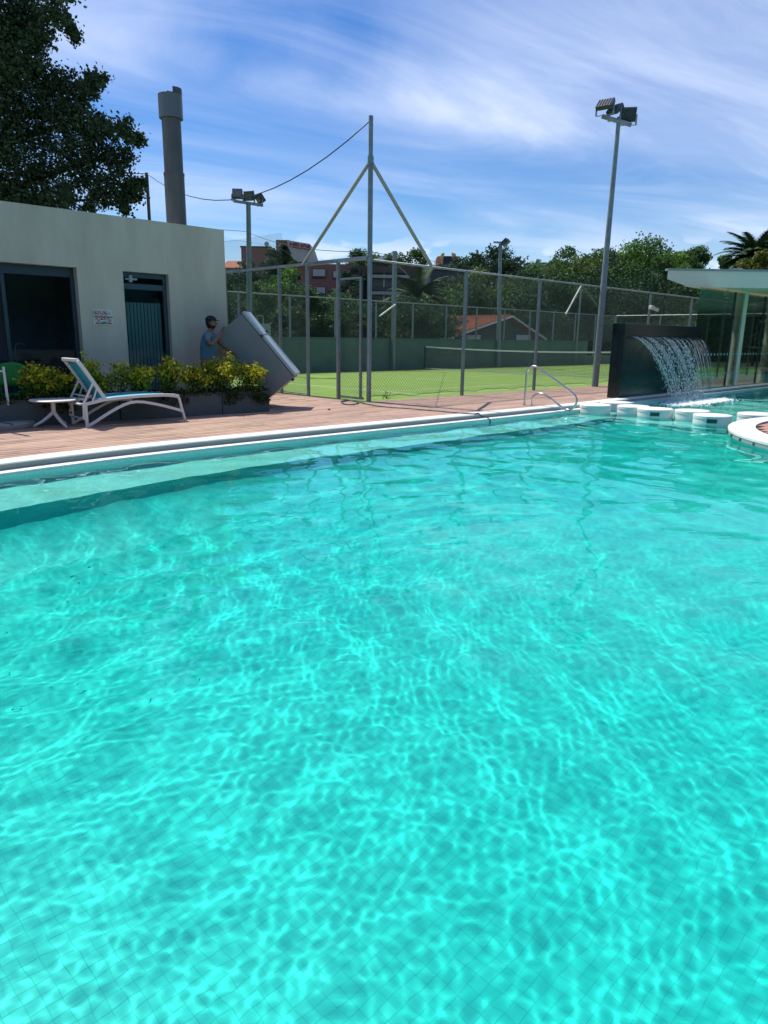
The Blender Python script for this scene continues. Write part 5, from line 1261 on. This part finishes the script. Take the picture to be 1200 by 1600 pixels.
# ------------------------------------------------------------------ refrigerator tilted by the man
YF = 14.32
fa, fb = atY(381, 485.5, YF), atY(464, 586, YF)
e1 = Vector((fb.x-fa.x, 0, fb.z-fa.z)); FL = e1.length; e1.normalize(); e2 = Vector((e1.z, 0, -e1.x))
e3 = Vector((0, 1, 0)); FD = .72
fr_m = mat('fridge_side_grey', (.20, .225, .22), .45, noise=.05, nscale=2); frd = mat('fridge_door_silver', (.42, .46, .46), .35, metal=.2)
low = fa+e1*FL+e2*FD
fr = thing('refrigerator', 'tall grey two-door refrigerator tilted over by the man at the clubhouse corner', 'refrigerator', (low.x, low.y, 0), 0)
FM = Matrix(((e1.x, e2.x, e3.x, fa.x), (e1.y, e2.y, e3.y, fa.y), (e1.z, e2.z, e3.z, fa.z), (0, 0, 0, 1)))
def fbox(x0, x1, y0, y1, z0, z1): return MB(FM).box(x0, x1, y0, y1, z0, z1)
fbox(0.01, FL-.01, .075, FD, 0, .72).build('cabinet', fr_m, fr, bevel=.012)
fbox(0, FL*.365-.008, 0, .066, -.004, .724).build('freezer_door', frd, fr, bevel=.018)
fbox(FL*.365+.008, FL-.02, 0, .066, -.004, .724).build('fridge_door', frd, fr, bevel=.018)
fbox(.02, FL-.03, .066, .075, .01, .71).build('door_gasket', dark_m, fr)
fbox(FL*.365-.03, FL*.365+.03, .02, .064, -.012, -.006).build('hinge', alu_m, fr)
fbox(FL*.30, FL*.345, -.03, -.002, .60, .63).build('handle', alu_m, fr)
ft_ = fbox(FL-.012, FL+.035, .10, .16, .03, .09); ft_.build('foot', dark_m, fr)

# ------------------------------------------------------------------ the man
sk = mat('skin', (.23, .125, .085), .55); shirt_m = mat('blue_tshirt', (.10, .21, .27), .85, noise=.15, nscale=9, bump=.3, bscale=14)
trs_m = mat('dark_trousers', (.02, .022, .03), .85); cap_m = mat('dark_cap', (.012, .012, .016), .8); hair_m = mat('black_hair', (.012, .010, .009), .8); shoe_m = mat('shoe', (.03, .03, .03), .6)
ph_ = atT(329, 505, .62); pw = W(ph_.x, .62); PY = pw.y; PX = pw.x
man = thing('person', 'man in a blue t-shirt and dark cap tilting a grey refrigerator beside the clubhouse wall', 'person', (PX, PY, 0), 0)
def J(px_, py_, dy=0.0): p = atY(px_, py_, PY); return Vector((p.x, PY+dy, p.z))
def skin_obj(name, joints, edges, radii, m, parent, root=0, sub=2):
    me = bpy.data.meshes.new(name); inv = PM[parent.name].inverted()
    me.from_pydata([tuple(inv @ Vector(j)) for j in joints], edges, []); me.update()
    o = bpy.data.objects.new(name, me); C.objects.link(o); o.parent = parent; PM[name] = PM[parent.name]
    md = o.modifiers.new('skin', 'SKIN'); md.use_smooth_shade = True
    sv = me.skin_vertices[0].data if me.skin_vertices else None
    if sv is None:
        bpy.context.view_layer.objects.active = o
        me.attributes.new('x', 'FLOAT', 'POINT'); sv = me.skin_vertices[0].data
    for i, r_ in enumerate(radii): sv[i].radius = r_ if isinstance(r_, tuple) else (r_, r_)
    sv[root].use_root = True
    if sub: s2 = o.modifiers.new('smooth', 'SUBSURF'); s2.levels = sub; s2.render_levels = sub
    me.materials.append(m); return o
pel = J(325.5, 571); sp = J(325, 556); chst = J(325.5, 536); nb = J(327, 521); nk = J(329, 517.5)
JN = [pel, sp, chst, nb, nk, J(331, 511),                                   # 0-5
      J(325, 524.5, -.17), J(333.5, 540, -.235), J(341.5, 528, -.10), J(346.5, 520, .02),   # 6-9 near arm (right arm, bent up)
      J(331, 525, .16), J(345, 540, .21), J(358, 549, .20), J(363, 552, .20),             # 10-13 far arm
      ]
hipR, hipL = pel+Vector((0, -.10, -.03)), pel+Vector((.0, .10, -.03))
JN += [hipR, Vector((PX-.02, PY-.12, .50)), Vector((PX-.10, PY-.12, .09)), hipL, Vector((PX+.12, PY+.12, .50)), Vector((PX+.10, PY+.12, .09)), Vector((PX+.04, PY-.13, .04)), Vector((PX+.25, PY+.13, .04))]
E_ = [(0, 1), (1, 2), (2, 3), (3, 4), (4, 5), (3, 6), (6, 7), (7, 8), (8, 9), (3, 10), (10, 11), (11, 12), (12, 13), (0, 14), (14, 15), (15, 16), (0, 17), (17, 18), (18, 19), (16, 20), (19, 21)]
RAD = [(.12, .15), (.105, .14), (.115, .155), .075, .055, .055, .060, .050, .036, .034, .060, .048, .036, .034, .085, .058, .042, .085, .058, .042, .04, .04]
def hand(wrist, fwd, side, out):
    """adds a palm end and five curled fingers to the joint list"""
    i0 = len(JN); fwd = fwd.normalized(); side = side.normalized(); out = out.normalized()
    pal = wrist+fwd*.055; res = []
    for k, (off, ln_) in enumerate(((-.030, .060), (-.010, .072), (.010, .068), (.030, .052))):
        a = pal+side*off+fwd*.012; b = a+fwd*ln_*.5+out*.006; c_ = b+fwd*ln_*.32+out*.03
        res.append((a, b, c_))
    ta = wrist+fwd*.02-side*.036; tb_ = ta+fwd*.03-side*.015+out*.012; tcx_ = tb_+fwd*.026+out*.012; res.append((ta, tb_, tcx_))
    return res
hands = []
for wi, fw, sd, ou in ((9, Vector((.25, 0, 1)), Vector((.0, 1, 0)), Vector((1, 0, .0))), (13, Vector((1, 0, -.35)), Vector((.2, .2, 1)), Vector((0, -.4, -1)))):
    for (a, b, c_) in hand(JN[wi], fw, sd, ou):
        k = len(JN); JN += [a, b, c_]; E_ += [(wi, k), (k, k+1), (k+1, k+2)]; RAD += [.011, .0095, .008]
skin_obj('body', JN, E_, RAD, sk, man)
# head with a face
hc = J(330, 504.5)
def ell(c_, rx, ry, rz, n=20, m=14, fn=None):
    mb = MB(); vs = []; 
    for j in range(m+1):
        ph_ = math.pi*j/m
        for i in range(n):
            g = 2*math.pi*i/n; p = Vector((math.sin(ph_)*math.cos(g)*rx, math.sin(ph_)*math.sin(g)*ry, math.cos(ph_)*rz))
            if fn: p = fn(p)
            vs.append(c_+p)
    mb.add(vs, [(j*n+i, (j+1)*n+i, (j+1)*n+(i+1)%n, j*n+(i+1)%n) for j in range(m) for i in range(n)]); return mb
def face(p):
    q = p.copy()
    if p.x > 0 and p.z < 0: q.x *= 1.0-.10*min(1, -p.z/.1)
    if p.z < -.04: q.y *= .82
    if p.x < 0 and p.z < -.03: q.x *= .75
    return q
hm_ = ell(hc, .098, .076, .122, fn=face)
hm_.tube([hc+Vector((.086, 0, .012)), hc+Vector((.112, 0, -.022)), hc+Vector((.094, 0, -.032))], [.009, .015, .010], 8)
for sy in (-1, 1): 
    hm_.tube([hc+Vector((-.005, sy*.074, .022)), hc+Vector((-.012, sy*.086, .0)), hc+Vector((0, sy*.076, -.03))], [.012, .016, .009], 7)
hm_.tube([hc+Vector((.092, -.022, -.055)), hc+Vector((.096, 0, -.054)), hc+Vector((.092, .022, -.055))], [.005, .008, .005], 6)
hm_.build('head', sk, man, smooth=True)
m_ = MB()
for sy in (-1, 1): k0 = ell(hc+Vector((.086, sy*.030, .008)), .009, .013, .008, 8, 6); m_.add(k0.v, k0.f)
m_.build('eye', blk_m, man, smooth=True)
def beard(p): return p if p.z < -.02 else Vector((p.x*.9, p.y*.9, p.z*.2))
m_ = ell(hc+Vector((-.002, 0, -.045)), .092, .073, .080, fn=lambda p: Vector((p.x, p.y*.92, min(p.z, -.01))) ); m_.build('beard', hair_m, man, smooth=True)
m_ = ell(hc+Vector((-.014, 0, .012)), .094, .080, .118, fn=lambda p: Vector((min(p.x, .03), p.y, max(p.z, -.07)))); m_.build('hair', hair_m, man, smooth=True)
m_ = ell(hc+Vector((-.006, 0, .052)), .108, .088, .086, fn=lambda p: Vector((p.x, p.y, max(p.z, -.012))))
vs = []
for j in range(2):
    for i in range(9):
        g = (i-4)/4*1.15; r_ = (.098, .180)[j]; vs.append(hc+Vector((math.cos(g)*r_-.004+(.0 if j else 0), math.sin(g)*(.080 if not j else .070), .055-.010*j+.0)))
vs2 = [p+Vector((0, 0, -.006)) for p in vs]
m_.add(vs+vs2, [(i, i+1, 10+i, 9+i) for i in range(8)]+[(18+i, 27+i, 28+i, 19+i) for i in range(8)]+[(9+i, 10+i, 28+i, 27+i) for i in range(8)])
m_.build('cap', cap_m, man, smooth='auto')
shj = [pel+Vector((0, 0, -.13)), sp, chst, nb+Vector((0, 0, -.015)), J(325, 525, -.165), J(330.5, 535, -.215), J(331, 525.5, .155), J(338, 533, .19)]
skin_obj('tshirt', shj, [(0, 1), (1, 2), (2, 3), (3, 4), (4, 5), (3, 6), (6, 7)], [(.145, .175), (.128, .165), (.135, .178), .088, .078, .068, .078, .066], shirt_m, man)
skin_obj('trousers', [pel+Vector((0, 0, .05)), hipR+Vector((0, 0, -.03)), Vector((PX-.02, PY-.12, .50)), Vector((PX-.10, PY-.12, .12)), hipL+Vector((0, 0, -.03)), Vector((PX+.12, PY+.12, .50)), Vector((PX+.10, PY+.12, .12))],
         [(0, 1), (1, 2), (2, 3), (0, 4), (4, 5), (5, 6)], [(.135, .165), .10, .075, .065, .10, .075, .065], trs_m, man)
for (x, y) in ((PX-.08, PY-.125), (PX+.12, PY+.125)):
    m_ = ell(Vector((x+.06, y, .045)), .15, .05, .045, fn=lambda p: Vector((p.x, p.y, max(p.z, -.035)+ (.02 if p.x < -.05 else 0)))); m_.build('shoe', shoe_m, man, smooth=True)

# ------------------------------------------------------------------ handrail of the pool steps
hs = 2.30
HR = [(-2.62, 0), (-2.63, .40), (-2.635, .68), (-2.66, .78), (-2.74, .85), (-2.84, .86), (-2.95, .82), (-3.4, .58), (-3.80, .35), (-3.90, .27), (-3.935, .18), (-3.90, .08), (-3.83, .0), (-3.74, -.03), (-3.64, -.01), (-3.48, .08), (-3.20, .235), (-3.10, .272), (-3.02, .285), (-2.93, .27), (-2.85, .22), (-2.825, .15), (-2.82, 0)]
def smoothp(P, it=2):
    for _ in range(it):
        Q = [P[0]]
        for a, b in zip(P[:-1], P[1:]): Q += [(a[0]*.75+b[0]*.25, a[1]*.75+b[1]*.25), (a[0]*.25+b[0]*.75, a[1]*.25+b[1]*.75)]
        P = Q+[P[-1]]
    return P
hr = thing('pool_handrail', 'bent stainless steel handrail looping over the pool edge by the stepping stones', 'handrail', W(hs, -2.8), A0)
chrome = mat('stainless', (.55, .57, .56), .22, metal=1.0)
m_ = MB(COURT); m_.tube([(hs, a, b) for a, b in smoothp(HR)], .021, 12); m_.build('rail', chrome, hr, smooth=True)
for a in (-2.62, -2.82): m_ = MB(COURT); m_.lathe([(.045, .0), (.045, .012), (.025, .02)], 16, (hs, a, 0)); m_.build('flange', chrome, hr, smooth='auto')

# ------------------------------------------------------------------ garden hose and small things on the deck
hose_m = mat('hose_green', (.015, .055, .045), .5)
hp = [(535, 628), (545, 626), (556, 627), (562, 630), (548, 633), (536, 631), (531, 627), (545, 625), (560, 628), (575, 632), (600, 636), (640, 638.5), (680, 642), (715, 645), (727, 646.5)]
P = [tuple(st(a, b, .015).xy) for a, b in hp]; P = smoothp(P)
pts = [(a, b, .018) for a, b in P]+[(P[-1][0]+.10, P[-1][1]-.16, .02)]
e_ = st(739, 653, -.06); ls_ = pts[-1]
pts += [(ls_[0]+.12, inn(ls_[0])+.02, .025), (ls_[0]+.15, inn(ls_[0])-.03, -.03), (ls_[0]+.17, inn(ls_[0])-.16, -.045), (ls_[0]+.2, inn(ls_[0])-.21, -.09), (ls_[0]+.2, inn(ls_[0])-.23, -.2)]
m_ = MB(COURT); m_.tube(pts, .012, 6); o = m_.build('garden_hose', hose_m, smooth=True); tag(o, 'dark green garden hose running across the deck from the mast into the pool', 'hose')
q = st(514, 641, .0); m_ = MB(COURT); m_.lathe([(.01, 0), (.03, .01), (.022, .03)], 7, (q.x, q.y, .004)); o = m_.build('pebble', terr, smooth=True); tag(o, 'tiny brown pebble lying alone on the deck', 'pebble')
q = st(588, 618, .1); m_ = MB(COURT)
for k in range(7): 
    a = random.uniform(0, 6.28); m_.tube([(q.x, -.03, .05), (q.x+.1*math.cos(a), -.04-.03*random.random(), .12+.08*math.sin(a)), (q.x+.16*math.cos(a+.5), -.05, .12+.1*math.sin(a+.8))], .006, 4)
o = m_.build('cable_tangle', dark_m, kind='stuff'); tag(o, 'small dark tangle of wire at the foot of the fence beside the mast', 'wire')
# electric box on the far side behind the refrigerator
q = atT(410, 512, 11.7); eb = thing('meter_box', 'pale meter box at the court wall just above the refrigerator', 'box', W(q.x, 11.7, .0), A0)
m_ = MB(COURT); z_ = atT(410, 506, 11.7).z; m_.box(q.x-.25, q.x+.25, 11.5, 11.8, 0, z_); m_.build('cabinet', mat('box_paint', (.26, .30, .30), .7), eb, bevel=.01)
m_ = MB(COURT); m_.bar((q.x-.3, 11.6, z_+.01), (q.x-.3, 11.6, z_+.3), .03, .03); m_.bar((q.x-.02, 11.6, z_+.01), (q.x-.02, 11.6, z_+.3), .03, .03); m_.bar((q.x-.32, 11.6, z_+.3), (q.x+.0, 11.6, z_+.3), .03, .03); m_.build('bracket', steel, eb)
